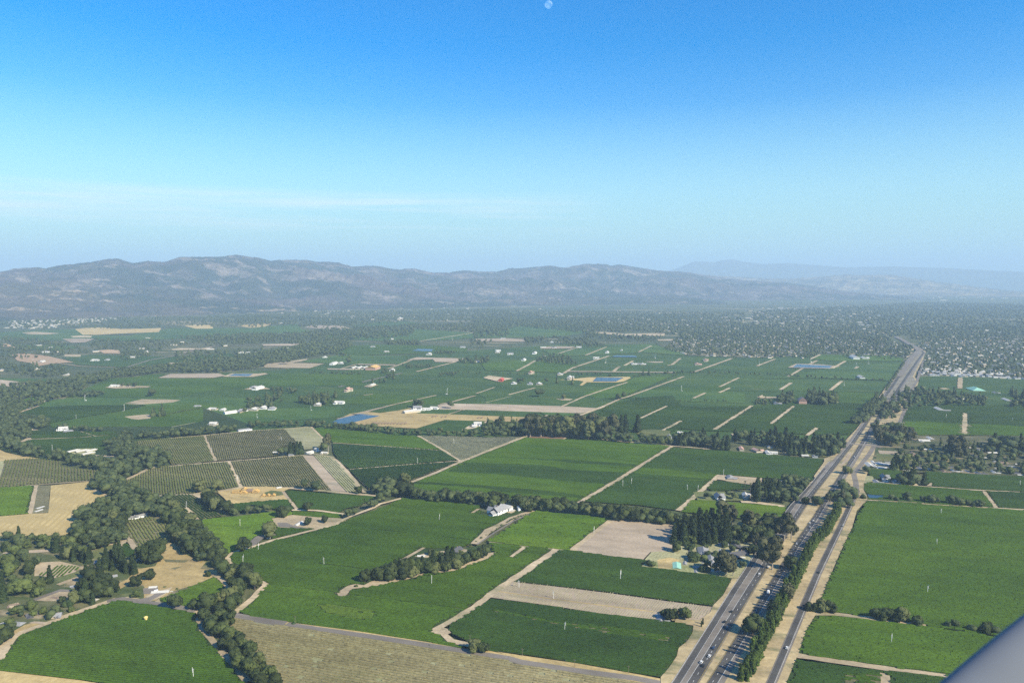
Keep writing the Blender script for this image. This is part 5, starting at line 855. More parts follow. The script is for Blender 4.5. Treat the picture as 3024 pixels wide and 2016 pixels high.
F('wlx', 'F3 935,1225', 'white roofed barn on the far belt hedge', 1.5, 'barn'); F('wlx', 'F3 880,1056', 'longest white roof at the edge of town', 2.4, 'hall'); F('wl', 'F3 960,1056', 'white annex right of the longest white roof', 2); F('wl', 'F3 1780,1412', 'white house in the far right clump', 1.4); F('w', 'F3 200,1452', 'white house left of the pink barn grove', 1.4); F('wlx', 'F3 2200,1425', 'white shed at the far right farm', 1.2, 'shed'); F('wlx', 'F3 2270,1380', 'pale shed by the right edge clump', 1.2, 'shed'); F('w', 'F3 2100,1360', 'pale house on the far right field', 1.2)
many('wl,w,c', 'F0 830,1075 930,1070 1150,1050 890,1200 970,1188 575,1200 365,1085 400,1000 1270,1000 2090,1005 2240,1005 2150,1010 1000,1300 2200,1312 2200,1500 F1 1340,890 60,1510 150,1502 225,1490 300,1496 700,1460 890,1445 1180,955 1300,1000 760,1048 1960,960 F2 600,1042 340,1275 480,1278 560,1280 1060,1055 315,1018 200,1005 210,990 30,1085 740,1196 1380,1108 1420,1108 1460,1110 910,960 690,965 600,965 670,915 250,885', .4, 'small pale house on the distant farmland', 'small houses of the distant farmland', 1.5)
# town: nearest ones singly, the rest as one mass
LOWH = []
def scatter(s, sp, keep, sc, keys, label, group, bright=.5):
    poly = P(s); q = np.array(poly); lo, hi = q.min(0), q.max(0); G_ = np.array([(x, y) for x in np.arange(lo[0], hi[0], sp) for y in np.arange(lo[1], hi[1], sp)]); G_ = G_ + RNG.uniform(-.3, .3, G_.shape) * sp; G_ = G_[inside(G_, poly)]
    for x, y in G_:
        if random.random() < keep and abs(x) < y * .73 and not near_bend(x, y): LOWH.append((x, y, sc * random.uniform(.8, 1.35), random.choice(keys), label, group))
scatter('F3 1450,1200 1470,1145 1740,1140 2230,1200 2230,1240 1900,1215 1700,1215', 30, .95, 1.25, ['wlm', 'cm', 'wm'], 'white roofed mobile home in the park beside the vineyards', 'mobile home park')
scatter(TOWNR, 50, .6, 1.05, ['wl', 'w', 'gr', 'c', 'b', 'g', 'gr'], 'pale roofed house in the housing estate right of the highway bend', 'housing estate right of the highway bend')
scatter(TOWN, 44, .55, 1.2, ['gr', 'b', 'gr', 'w', 'c', 'g', 'b'], 'house in the dense town edge left of the highway', 'dense town edge left of the highway')
scatter('F2 600,735 1300,700 2352,700 F3 0,650 1200,700 2352,780 2800,770 2800,880 1600,890 1230,870 900,850 0,850 F2 1700,850 1200,780', 110, .4, 1.6, ['wl', 'c', 'w', 'gr', 'b'], '', 'f')
scatter('F2 1700,740 2352,660 F3 0,600 900,590 1200,700 1100,780 500,790 0,780', 170, .3, 3.6, ['wl', 'c', 'gr'], '', 'f')
scatter('F0 60,790 60,700 350,640 800,640 1050,640 1100,690 830,745 560,750 450,800', 60, .6, 1.5, ['wl', 'wl', 'c'], '', 'f')
scatter('F0 0,960 700,860 2300,870 2352,940 1500,1000 400,1000', 170, .3, 1.5, ['wl', 'c', 'w'], '', 'f'); scatter('F0 0,1160 350,1120 300,1170 0,1190', 50, .5, 1.6, ['wl', 'c'], '', 'f')
scatter('F1 0,760 0,620 1200,600 2352,600 2352,820 F2 500,760 500,620 1600,640 1700,740 1000,760 F1 1200,780', 300, .35, 1.8, ['wl', 'c', 'w', 'gr'], '', 'f')
scatter('F3 1400,560 1500,490 2352,480 2352,560', 700, .4, 5, ['wl'], '', 'f')
LOWH.sort(key=lambda t: (t[5] == 'f', math.hypot(t[0], t[1])))
room = 285 - HN[0]; single = [t for t in LOWH if t[5] != 'f'][:room]; restH = [t for t in LOWH if t[5] != 'f'][room:] + [t for t in LOWH if t[5] == 'f']
for x, y, sc, k, l, g in single: house(k, None, C0 + random.choice((0, Q)) + random.uniform(-.2, .2), l, sc, g, 'house' if not k.endswith('m') else 'mobile home', (x, y))
mb = MB(); mats = ['cream', 'beige', 'lroof', 'grey', 'brown']
for x, y, sc, k, l, g in restH:
    w, d, h, rs = 9 * sc, 5 * sc, 3 + sc * .6, 2.0; t = random.uniform(0, PI); c, s = math.cos(t), math.sin(t); f_ = lambda u, v, z: (x + u * c - v * s, y + u * s + v * c, z)
    rm = {'w': 3, 'wl': 2, 'c': 2, 'gr': 3, 'b': 4, 'g': 3}.get(k, 2); wm = 0 if k[0] == 'w' else 1
    v = [f_(-w, -d, 0), f_(w, -d, 0), f_(w, d, 0), f_(-w, d, 0), f_(-w, -d, h), f_(w, -d, h), f_(w, d, h), f_(-w, d, h), f_(-w, 0, h + rs), f_(w, 0, h + rs)]
    mb.add(v, [(0, 1, 5, 4), (1, 2, 6, 9, 5), (2, 3, 7, 6), (3, 0, 4, 8, 7)], wm); mb.add(v, [(4, 5, 9, 8), (6, 7, 8, 9)], rm)
o = link(bpy.data.objects.new('far_town_houses', mb.mesh('far_town_houses', *[M[m] for m in mats]))); tag(o, 'hundreds of pale town and village houses in the hazy distance', 'houses', None, 'stuff')
for r in HP.values():
    for c_ in list(r.children):
        for g in list(c_.children): bpy.data.objects.remove(g)
        bpy.data.objects.remove(c_)
    bpy.data.objects.remove(r)
print('houses', HN[0], 'mass', len(restH))
for i, (x, y) in enumerate(P('E2 410,200 440,203 475,202 510,205 545,206 580,205 615,207 650,206 690,208 730,208 775,206 1090,128 1130,122 1200,130 1245,126 1620,140 1660,138')):
    m = MB(); m.add([(-6, -1.6, 0), (6, -1.6, 0), (6, 1.6, 0), (-6, 1.6, 0), (-5.2, -.6, 1.9), (5, -.7, 2.1), (5.1, .7, 2), (-5.1, .6, 1.8), (0, -.8, 2.5), (0, .8, 2.4)], [(0, 1, 5, 8, 4), (2, 3, 7, 9, 6), (1, 2, 6, 5), (3, 0, 4, 7), (4, 8, 9, 7), (8, 5, 6, 9)]); o = m.build('compost_heap', M['brown']); o.location = (x, y, 2.2); o.rotation_euler = (0, 0, 1.2 + .1 * (i % 3)); tag(o, 'brown heap in the row on the dry yard beside the blue reservoir' if i < 11 else 'brown heap on the tan strip right of the reservoir yard', 'heap', 'brown heaps on the reservoir yard' if i < 11 else 'brown heaps on the tan strip')
# tank tower of the white farmhouse
x, y = P('E2 2090,1225')[0]; r = empty('tank_tower', (x, y, .1), .5); tag(r, 'white tapered tank tower right of the white farmhouse', 'tower')
m = MB(); m.add([(-2.6, -2.6, 0), (2.6, -2.6, 0), (2.6, 2.6, 0), (-2.6, 2.6, 0), (-1.9, -1.9, 7), (1.9, -1.9, 7), (1.9, 1.9, 7), (-1.9, 1.9, 7)], [(0, 1, 5, 4), (1, 2, 6, 5), (2, 3, 7, 6), (3, 0, 4, 7), (4, 5, 6, 7)]); m.build('tower_wall', M['white'], r)
m = MB(); m.box(-2.4, 2.4, -2.4, 2.4, 7.02, 10); m.build('tank_room', M['white'], r); m = MB(); m.add([(-2.8, -2.8, 10.02), (2.8, -2.8, 10.02), (2.8, 2.8, 10.02), (-2.8, 2.8, 10.02), (0, 0, 12)], [(0, 1, 4), (1, 2, 4), (2, 3, 4), (3, 0, 4), (0, 3, 2, 1)]); m.build('roof', M['grey'], r)
for z in (2.5, 8.2): m = MB(); m.box(-.5, .5, -2.65, -2.35 + (.0 if z > 5 else .12), z, z + 1.2); m.build('window', M['glass'], r)
# yellow tank in the bottom left field
x, y = P('A 1268,998')[0]; r = empty('field_tank', (x, y, .1)); tag(r, 'yellow tank tower with flared foot in the large dark field', 'tank')
m = MB(); m.tube([(0, 0, 0), (0, 0, 1.2), (0, 0, 1.3), (0, 0, 5.6)], [2.6, 2.6, 1.3, 1.3], 16); m.build('tank_body', M['tank'], r); m = MB(); m.tube([(0, 0, 5.6), (0, 0, 6.9), (0, 0, 7.6)], [2.0, 2.0, .4], 16); m.build('tank_head', M['tank'], r); m = MB(); m.box(-9, -3, -1.2, 1.2, 0, .5); m.build('slab', M['concrete'], r)
# timber houses under construction
def frame_house(s, parts, label, rot=.3):
    x, y = P(s)[0]; r = empty('unfinished_house', (x, y, .3), rot); tag(r, label, 'unfinished house'); wf, rf, fl, fe = MB(), MB(), MB(), MB()
    for (x0, x1, y0, y1, h, ri, ax, sheet) in parts:
        fl.box(x0 - .4, x1 + .4, y0 - .4, y1 + .4, 0, .35)
        for i in range(int((x1 - x0) / 1.2) + 1):
            for yy in (y0, y1): wf.box(x0 + i * 1.2 - .14, x0 + i * 1.2 + .14, yy - .14, yy + .14, .35, h)
        for i in range(int((y1 - y0) / 1.2) + 1):
            for xx in (x0, x1): wf.box(xx - .14, xx + .14, y0 + i * 1.2 - .14, y0 + i * 1.2 + .14, .35, h - .01)
        wf.box(x0, x1, y0 - .3, y0 + .3, h, h + .25); wf.box(x0, x1, y1 - .3, y1 + .3, h, h + .25)
        ym = (y0 + y1) / 2
        if ax:
            xm = (x0 + x1) / 2
            for i in range(int((y1 - y0) / 1.1) + 1): yy = y0 + i * 1.1; rf.tube([(x0 - .6, yy, h), (xm, yy, h + ri), (x1 + .6, yy, h)], [.2] * 3, 4)
            if sheet: fe.add([(x0 - .6, y0, h + .3), (xm, y0, h + ri + .3), (xm, y1, h + ri + .3), (x0 - .6, y1, h + .3)], [(0, 1, 2, 3)])
        else:
            for i in range(int((x1 - x0) / 1.1) + 1): xx = x0 + i * 1.1; rf.tube([(xx, y0 - .6, h), (xx, ym, h + ri), (xx, y1 + .6, h)], [.2] * 3, 4)
            if sheet: fe.add([(x0, y0 - .6, h + .3), (x1, y0 - .6, h + .3), (x1, ym, h + ri + .3), (x0, ym, h + ri + .3)], [(0, 1, 2, 3)])
    wf.build('wall_frame', M['timber'], r); rf.build('rafter_frame', M['timber'], r); fl.build('floor_slab', M['timber'], r)
    if fe.v: fe.build('roof_sheet', M['brown'], r)
frame_house('E1 880,1010', [(-20, -8, -4, 6, 4, 3, 0, 0), (-8, 2, 2, 12, 5, 3.5, 1, 1), (2, 12, -2, 8, 4, 3, 0, 1), (12, 22, -7, 5, 4, 3, 1, 0), (-6, 4, -9, 0, 3.6, 2.6, 1, 0)], 'big yellow timber house frame on the building site', .15)
frame_house('E1 1160,1052', [(-13, -7, -4, 4, 3.4, 2.4, 1, 1), (-5, 1, -4, 4, 3.4, 2.4, 1, 1), (3, 9, -3, 5, 3.4, 2.4, 1, 1)], 'smaller row of timber frames right of the big frame', .1)
# wind machines
def wind_machine():
    r = empty('wind_machine', (0, 0, -400)); m = MB(); m.tube([(0, 0, 0), (0, 0, 10.4)], [.24, .14], 8); m.build('tower', M['white'], r)
    m = MB(); m.box(-.35, .35, -.7, .6, 10.4, 11.0); h = m.build('gearbox', M['metal'], r)
    m = MB(); m.add([(-.16, -.85, 8.2), (.16, -.85, 8.2), (.22, -.75, 10.7), (.12, -.8, 13.2), (-.12, -.95, 13.2), (-.22, -.9, 10.7), (-.16, -.95, 8.2), (.16, -.95, 8.2), (.22, -.9, 10.7), (-.22, -.75, 10.7)], [(0, 1, 2, 9), (9, 2, 3, 4), (6, 5, 8, 7), (5, 4, 3, 8), (0, 9, 5, 6), (1, 7, 8, 2), (2, 8, 3), (9, 4, 5), (0, 6, 7, 1)]); m.build('fan_blade', M['white'], r)
    m = MB(); m.box(1.0, 3.0, -.6, .6, .25, 1.4); m.build('engine_box', M['white'], r); m = MB(); m.box(-1.4, 4.2, -1.5, 1.5, 0, .25); m.build('base_slab', M['concrete'], r); return r
wm = wind_machine(); first = True
WML = [('B 755,508', 'white wind machine in the middle of the large green vineyard'), ('B 185,385', 'thin wind machine near the farm track, left part of the vineyard'), ('A 2110,492', 'wind machine on a bare patch right of the creek belt'), ('E2 1165,1338', 'wind machine in the vineyard left of the white farmhouse'), ('B 1690,680', 'wind machine below the dark tree row'), ('C 1270,642', 'tall thin wind machine in the dark vineyard below the dirt yard'), ('C 787,1087', 'bright white wind machine with raised blade in the lower right vineyard'), ('C 1040,235', 'wind machine at the edge of the ploughed field'),
       ('C 390,712', 'small cream wind machine at the left end of the tan young vines'), ('C 690,808', 'small cream wind machine in the middle of the tan young vines'), ('D 1513,762', 'wind machine in the wide right vineyard, lowest of three'), ('D 1200,1198', 'dark small wind machine below the row of field oaks'), ('D 1630,72', 'wind machine high up in the wide right vineyard'), ('D 1595,342', 'wind machine in the middle of the wide right vineyard'), ('E5 2307,935', 'leaning wind machine at the right edge vineyard'),
       ('E3 1330,938', 'wind machine on a bare line in the dark vineyard by the diagonal lane'), ('E3 1430,912', 'wind machine just right of the bare line machine'), ('E4 240,992', 'wind machine beside the wide tan lane'), ('E4 118,982', 'faint wind machine left of the wide tan lane'), ('E4 535,800', 'wind machine at the corner of the tan farmyard'), ('E2 912,672', 'white wind machine on the thin lane between wedge vineyards'), ('E2 1335,442', 'white wind machine in the pale triangular plot'), ('E0 882,148', 'left white wind machine in the dark left vineyard'), ('E0 1440,52', 'upper white wind machine in the dark left vineyard'), ('E0 606,518', 'small wind machine in the oval vineyard'),
       ('E1 1298,410', 'wind machine among the brownish knoll vines'), ('E1 490,545', 'wind machine on the upper knoll divider'), ('E1 792,870', 'wind machine on the lower knoll divider'), ('E1 197,1192', 'wind machine in the small striped vineyard'), ('E1 820,1408', 'wind machine in the bright green vineyard'), ('E1 1015,132', 'wind machine beyond the belt above the knoll'), ('E1 1640,45', 'wind machine in the vineyard left of the blue reservoir'), ('E5 1450,145', 'left wind machine behind the housing strip'), ('E5 2215,185', 'right wind machine behind the housing strip'), ('A 1680,1500', 'wind machine at the bottom edge beside the creek strip')]
for s_, l_ in WML: dup(wm, (*P(s_)[0], .1), random.uniform(0, 6.28), 1.0 if 'tall' not in l_ else 1.2, l_, 'vineyard wind machines', 'wind machine')
for s_ in 'F0 738,1422|F0 1080,1512|F3 55,1105|F3 500,1085|F3 998,1100|F3 790,1292|F3 895,1130|F2 1800,1335|F2 1570,1050|F2 1145,1090|F1 1825,1365|F1 1870,895'.split('|'): dup(wm, (*P(s_)[0], .1), random.uniform(0, 6.28), 1.5, 'white wind machine speck in the far vineyards', 'far wind machines', 'wind machine')
for c_ in list(wm.children): bpy.data.objects.remove(c_)
bpy.data.objects.remove(wm)
# utility poles
up = empty('utility_pole', (0, 0, -400)); m = MB(); m.tube([(0, 0, 0), (0, 0, 11)], [.2, .13], 6); m.build('pole', M['wood'], up); m = MB(); m.box(-1.4, 1.4, -.08, .08, 10, 10.2); cr = m.build('crossarm', M['wood'], up)
for x_ in (-1.2, 0, 1.2): m = MB(); m.tube([(x_, 0, 10.2), (x_, 0, 10.5)], [.08, .05], 5); m.build('insulator', M['concrete'], cr)
for s_, l_ in (('C 418,1315', 'utility pole on the verge right of the bush clump'), ('C 872,1412', 'utility pole on the verge, middle of the lower field edge'), ('C 1340,1470', 'utility pole at the verge near the highway corner'), ('B 505,1022', 'utility pole on the verge above the brown striped vines'), ('B 2022,1195', 'utility pole at the bend of the dirt lane'), ('C 2082,880', 'utility pole at the end of the tan young vines'), ('C 2196,770', 'utility pole at the frontage road beside the dark vineyard'), ('C 1842,1230', 'utility pole in the dry verge below the farm gate'),
               ('A 2008,915', 'pale utility pole at the creek road bend'), ('D 770,300', 'utility pole casting a shadow on the railway road'), ('D 450,985', 'utility pole beside the railway road oak'), ('E4 1540,960', 'utility pole by the frontage road'), ('D 680,575', 'leaning post on the tan verge of the right vineyard')): dup(up, (*P(s_)[0], .1), -HWY + .1, 1, l_, 'wooden utility poles', 'utility pole')
for c_ in list(up.children):
    for g in list(c_.children): bpy.data.objects.remove(g)
    bpy.data.objects.remove(c_)
bpy.data.objects.remove(up)
# palms beside the cream house
def palm(s, h, label):
    x, y = P(s)[0]; r = empty('palm_tree', (x, y, .1), random.uniform(0, 6)); tag(r, label, 'palm', 'pair of tall palms'); m = MB(); m.tube([(0, 0, 0), (.3, 0, h * .5), (0, .2, h)], [.42, .3, .28], 7); m.build('trunk', M['bark'], r); m = MB()
    for k in range(26):
        t = k * 2.4; e = random.uniform(-.5, .9); d = Vector((math.cos(t), math.sin(t), e)); n_ = Vector((-math.sin(t), math.cos(t), 0)) * .45; o_ = Vector((0, .2, h)); p1 = o_ + d * 1.6; p2 = o_ + d * 2.6 + Vector((0, 0, -1.1)); m.add([o_ - n_ * .2, o_ + n_ * .2, p1 + n_, p1 - n_, p2], [(0, 1, 2, 3), (3, 2, 4)])
    m.build('crown', M['oak'], r)
palm('E4 780,1020', 22, 'left tall thin palm above the cream house'); palm('E4 845,1030', 20, 'right tall thin palm above the cream house')
# vehicles
def car_proto(key, van=False):
    r = empty('van' if van else 'car', (0, 0, -300)); L, W, hh = (6.4, 2.15, 1.5) if van else (4.7, 1.85, .85); m = MB()
    sec = [(-L / 2, .45, .9), (-L / 2 + .25, .3, hh), (-L * .2, .3, hh + .06), (L * .22, .3, hh), (L / 2 - .2, .3, hh * .86), (L / 2, .42, hh * .7)]
    for i, (x, z0, z1) in enumerate(sec):
        m.v += [(x, -W / 2, z0), (x, -W / 2 * .97, z1), (x, W / 2 * .97, z1), (x, W / 2, z0)]
    for i in range(len(sec) - 1):
        for j in range(4): m.f.append((i * 4 + j, i * 4 + (j + 1) % 4, i * 4 + 4 + (j + 1) % 4, i * 4 + 4 + j)); m.mi.append(0)
    m.f += [(3, 2, 1, 0), (20, 21, 22, 23)]; m.mi += [0, 0]; m.build('body', M[key], r)
    zt = 2.7 if van else 1.45; c = MB(); c.add([(-L * .46 if van else -L * .4, -W * .46, hh), (L * .24, -W * .46, hh), (L * .24, W * .46, hh), (-L * .46 if van else -L * .4, W * .46, hh), (-L * .45 if van else -L * .26, -W * .4, zt), (L * .1, -W * .4, zt), (L * .1, W * .4, zt), (-L * .45 if van else -L * .26, W * .4, zt)], [(0, 1, 5, 4), (1, 2, 6, 5), (2, 3, 7, 6), (3, 0, 4, 7)]); c.build('cabin', M[key] if van else M['glass'], r)
    c = MB(); x0 = -L * .45 if van else -L * .27; c.box(x0, L * .11, -W * .41, W * .41, zt + .005, zt + .06); c.build('roof', M[key], r)
    c = MB(); c.add([(L * .245, -W * .4, hh + .05), (L * .245, W * .4, hh + .05), (L * .115, W * .36, zt - .05), (L * .115, -W * .36, zt - .05)], [(0, 1, 2, 3)]); c.build('windscreen', M['glass'], r)
    for sx in (-.32, .32):
        for sy in (-1, 1): w_ = MB(); w_.tube([(L * sx, sy * W * .38, .34), (L * sx, sy * W * .5, .34)], [.34, .34], 12); w_.build('wheel', M['rubber'], r)
    return r
CP_ = {k: car_proto(k) for k in ('carwhite', 'carblack', 'carsilver', 'carblue', 'carred')}; CP_['van'] = car_proto('carwhite', True)
def car(k, s, label, group, rot=0, z=None):
    x, y = P(s)[0]; dup(CP_[k], (x, y, DZ if z is None else z), Q - HWY + rot, 1.1, label, group, 'van' if k == 'van' else 'car')
g_ = 'vehicles on the highway'; gz = lambda x, y: 'S %f,%f' % (1950 + x / 5.88, 1750 + y / 5.88)
for k, s, l in (('carblack', gz(1238, 395), 'dark car on the left carriageway level with the gate cypresses'), ('carblack', gz(1118, 575), 'dark car straddling the shoulder line of the left carriageway'), ('carblue', gz(920, 1035), 'dark car behind the two white ones on the left carriageway'), ('carwhite', gz(850, 1178), 'white car in the inner lane of the left carriageway'), ('carwhite', gz(712, 1285), 'lower white car in the outer lane of the left carriageway'), ('carblack', gz(745, 1345), 'lowest dark car on the left carriageway'),
                ('van', gz(1878, 60), 'large white van on the right carriageway'), ('carwhite', 'D 522,137', 'upper white car of three close together on the right carriageway'), ('carwhite', 'D 490,157', 'middle white car of three close together'), ('carsilver', 'D 494,192', 'lower pale car of three close together'), ('carwhite', 'D 378,338', 'white car alone beside the big eucalyptus'), ('carwhite', 'D 132,542', 'white car emerging from the tree shadow on the left carriageway'), ('carblack', 'D 258,568', 'car in the shadow of the median tree'), ('carwhite', 'D 52,604', 'white car just below the shaded stretch'),
                ('carwhite', 'E4 2050,610', 'white car near the highway crossing')): car(k, s, l, g_)
for k, s, l in (('carblack', 'D 572,590', 'dark car on the railway side road beside the poplars'), ('carsilver', 'D 780,182', 'grey car high up on the railway side road'), ('carwhite', 'D 292,1252', 'white car on the railway side road near the bottom')): car(k, s, l, 'cars on the railway side road')
for i, (k, s) in enumerate((('carwhite', 'E2 1690,1262'), ('carwhite', 'E2 1730,1262'), ('carsilver', 'E2 2000,1238'))): car(k, s, ['white car parked farthest left of the white farmhouse', 'white car parked next to the farmhouse garage', 'silver car right of the white farmhouse'][i], 'cars parked at the white farmhouse', .5, .5)
for i, (k, s) in enumerate((('carwhite', 'C 1905,968'), ('carblack', 'C 1925,970'), ('carwhite', 'C 1945,972'), ('carblue', 'C 1830,1000'), ('carred', 'C 1800,998'))): car(k, s, ['white car, left of the row at the highway farm', 'dark car in the row at the highway farm', 'white car, right of the row at the highway farm', 'blue car beside the trees of the highway farm', 'red car beside the trees of the highway farm'][i], 'cars parked at the highway farm', 1.4, .5)
for i, (k, s) in enumerate((('carwhite', 'A 1440,760'), ('carsilver', 'A 1405,772'), ('carwhite', 'A 1265,825'), ('van', 'A 1345,738'), ('carwhite', 'C 2110,500'), ('carwhite', 'C 2160,500'), ('carsilver', 'C 2130,350'))): car(k, s, ['white car at the right end of the dry yard sheds', 'silver car in front of the dry yard sheds', 'pale car at the driveway entrance', 'white van behind the dry yard sheds', 'left white car on the tan forecourt', 'right white car on the tan forecourt', 'silver car between the dark roofed houses'][i], 'cars parked in yards', random.uniform(0, 3), .6)
for r in CP_.values():
    for c_ in list(r.children): bpy.data.objects.remove(c_)
    bpy.data.objects.remove(r)
# ------------------------------------------------------------------ hills
def vnoise(x, y, seed):
    xi, yi = np.floor(x).astype(np.int64), np.floor(y).astype(np.int64); xf, yf = x - xi, y - yi; u = xf * xf * (3 - 2 * xf); v = yf * yf * (3 - 2 * yf)
    def h(i, j): n = (i * 374761393 + j * 668265263 + seed * 1274126177) & 0xffffffff; n = ((n ^ (n >> 13)) * 1274126177) & 0xffffffff; return ((n ^ (n >> 16)) & 0xffff) / 65535.0
    return (h(xi, yi) * (1 - u) + h(xi + 1, yi) * u) * (1 - v) + (h(xi, yi + 1) * (1 - u) + h(xi + 1, yi + 1) * u) * v
def fbm(x, y, seed, o=5, ridged=True):
    t = 0; a_ = .5; f = 1
    for i in range(o):
        n = vnoise(x * f, y * f, seed + i * 17); t = t + a_ * ((1 - np.abs(2 * n - 1)) if ridged else n); a_ *= .5; f *= 2.03
    return t
def sky_tab(s):
    q = px(s); X, Y = [], []
    for x, y in q:
        dx, dy, dz = sight(x, y); X.append(math.atan2(dx, dy)); Y.append(dz / math.hypot(dx, dy))
    o_ = np.argsort(X); return np.array(X)[o_], np.array(Y)[o_]
def hills(name, s, d0, d1, wild, mat, seed, na=900, nd=170, back=2500, label=None, power=1.25, foot=None):
    """s: skyline sightings; d0(az) foot distance, d1(az) crest distance"""
    AX, EY = sky_tab(s); az = np.linspace(AX[0], AX[-1], na); el = np.interp(az, AX, EY); D0 = np.interp(az, *d0); D1 = np.interp(az, *d1); t = np.concatenate([np.linspace(0, 1, nd), 1 + np.linspace(.04, 1, 16)])
    A, T = np.meshgrid(az, t); E_ = np.interp(A, az, el); d0_ = np.interp(A, az, D0); d1_ = np.interp(A, az, D1)
    D = np.where(T <= 1, d0_ + (d1_ - d0_) * T, d1_ + (T - 1) * back); X = D * np.sin(A); Y = D * np.cos(A); crest = HC + d1_ * E_
    s_ = np.clip(T, 0, 1); n1 = fbm(X / 1500 + 5, Y / 1500, seed); n2 = fbm(X / 420, Y / 420, seed + 3, 5)
    prof = s_ ** power * (.72 + .28 * s_); Z = crest * prof + crest * wild * (n1 - .45) * np.sin(np.pi * s_) ** .8 * 1.5 + wild * 420 * (n2 - .5) * np.sin(np.pi * np.clip(s_, 0, 1)) ** .5
    lim = HC + D * E_ - 3; Z = np.where(T < .995, np.minimum(Z, lim - (1 - s_) * 30), Z); Z = np.where(T > 1, crest * (1 - .75 * (T - 1)), Z); Z = Z + (vnoise(X / 60, Y / 60, 3) - .5) * 16 * (s_ > .02); Z = np.where(s_ < .004, -25, Z)
    V = np.stack([X, Y, Z], -1).reshape(-1, 3); n, m_ = A.shape; i, j = np.meshgrid(np.arange(n - 1), np.arange(m_ - 1), indexing='ij'); k = (i * m_ + j).ravel(); Fq = np.stack([k, k + 1, k + m_ + 1, k + m_], 1)
    me = mesh_np(name, V, Fq, mat); me.polygons.foreach_set('use_smooth', np.ones(len(Fq), bool)); o = link(bpy.data.objects.new(name, me)); tag(o, kind='structure'); return o, A, D, X, Y, Z
def hill_mat(name, forest, brown, tan, k=(.52, .60), kb=(.45, .6)):
    m, nt, p = new_mat(name); co = mapped(nt, 0, (1.6, 1, 1)); c1 = mapped(nt)
    c = mixc(nt, ramp(nt, noise(nt, co, .0009, 5, .6), *kb), rgb(forest), rgb(brown)); c = mixc(nt, ramp(nt, noise(nt, co, .0028, 7, .68), *k), c, rgb(tan)); g = ramp(nt, noise(nt, c1, .02, 5, .75), .3, .7)
    v = nt.nodes.new('ShaderNodeMapRange'); nt.links.new(g, v.inputs[0]); v.inputs[3].default_value = .55; v.inputs[4].default_value = 1.45; c = mixc(nt, 1.0, c, v.outputs[0], 'MULTIPLY')
    nt.links.new(c, p.inputs['Base Color']); b_ = nt.nodes.new('ShaderNodeBump'); b_.inputs['Strength'].default_value = 1; b_.inputs['Distance'].default_value = 14; nt.links.new(noise(nt, c1, .02, 5), b_.inputs['Height']); nt.links.new(b_.outputs[0], p.inputs['Normal']); return m
R_ = math.radians
AZ = lambda x: math.atan2(x - 1512, FP * CP + 20)
main_sky = 'F0 -400,345 -200,335 0,303 130,275 330,262 400,272 500,250 800,215 950,188 1030,190 1160,230 1280,205 1430,217 1560,172 1900,172 2050,153 2240,180 2352,205 F1 430,197 600,198 680,212 880,218 1000,258 1180,246 1380,282 1540,272 1690,308 1830,308 1980,288 2100,300 F2 200,300 300,272 440,268 650,247 790,265 960,235 1100,232 1160,238 1180,250 1260,237 1400,260 1600,290 1750,300 1860,305 1930,320 2100,345 2352,375 F3 300,395 560,430 800,470 1100,500 1400,520 1800,540'
hills('hills', main_sky, (np.array([AZ(-150), AZ(500), AZ(1100), AZ(1700), AZ(2300), AZ(2800)]), np.array([7600, 8200, 9000, 10800, 13200, 14800])), (np.array([AZ(-150), AZ(500), AZ(1100), AZ(1700), AZ(2300), AZ(2800)]), np.array([11500, 12500, 13500, 15500, 16500, 16500])), .42, hill_mat('hill_scrub', (.030, .042, .034), (.100, .082, .084), (.22, .185, .165), (.52, .64)), 3)
hills('foothills', 'F0 -400,430 0,400 300,385 600,372 900,380 1200,400 1500,430 1800,470 2352,520 F1 500,520 1000,540 1500,530 2000,545 F2 400,520 900,500 1300,520 1700,500 2200,560', (np.array([AZ(-150), AZ(700), AZ(2200)]), np.array([7300, 8000, 11000])), (np.array([AZ(-150), AZ(700), AZ(2200)]), np.array([9600, 10400, 12800])), .35, hill_mat('foothill_scrub', (.034, .046, .034), (.10, .085, .07), (.36, .28, .2), (.58, .67)), 21, 600, 90)
hills('far_hills', 'F2 1700,330 1900,325 2150,335 2352,345 F3 0,352 150,360 300,362 560,345 820,322 900,332 1200,325 1400,360 1700,400 2000,440 2352,475 2600,490', (np.array([0., 1.]), np.array([17500, 18000])), (np.array([0., 1.]), np.array([21000, 22000])), .3, hill_mat('far_dry_hills', (.10, .10, .07), (.22, .18, .12), (.36, .3, .2)), 40, 400, 60)
hills('distant_ridge', 'F2 1500,320 1700,290 1800,255 1920,210 2040,215 2090,222 2150,200 2250,195 2352,215 F3 100,235 300,225 500,240 800,262 1200,255 1700,270 2300,300 2700,320', (np.array([0., 1.]), np.array([30000, 30000])), (np.array([0., 1.]), np.array([33500, 33500])), .15, M['ground'], 60, 300, 40)
# ------------------------------------------------------------------ haze
mb = MB(); mb.box(-41000, 41000, -1500, 38000, -40, 1250); hz = mb.build('haze', None)
hm = bpy.data.materials.new('haze_air'); hm.use_nodes = True; nt = hm.node_tree; nt.nodes.clear(); o = nt.nodes.new('ShaderNodeOutputMaterial'); pv = nt.nodes.new('ShaderNodeVolumePrincipled')
pv.inputs['Color'].default_value = (.50, .69, .90, 1); pv.inputs['Density'].default_value = 6.5e-5; pv.inputs['Anisotropy'].default_value = 0; nt.links.new(pv.outputs[0], o.inputs['Volume'])
hz.data.materials.clear(); hz.data.materials.append(hm); tag(hz, 'thin pale blue haze over the whole valley', 'haze', None, 'stuff')
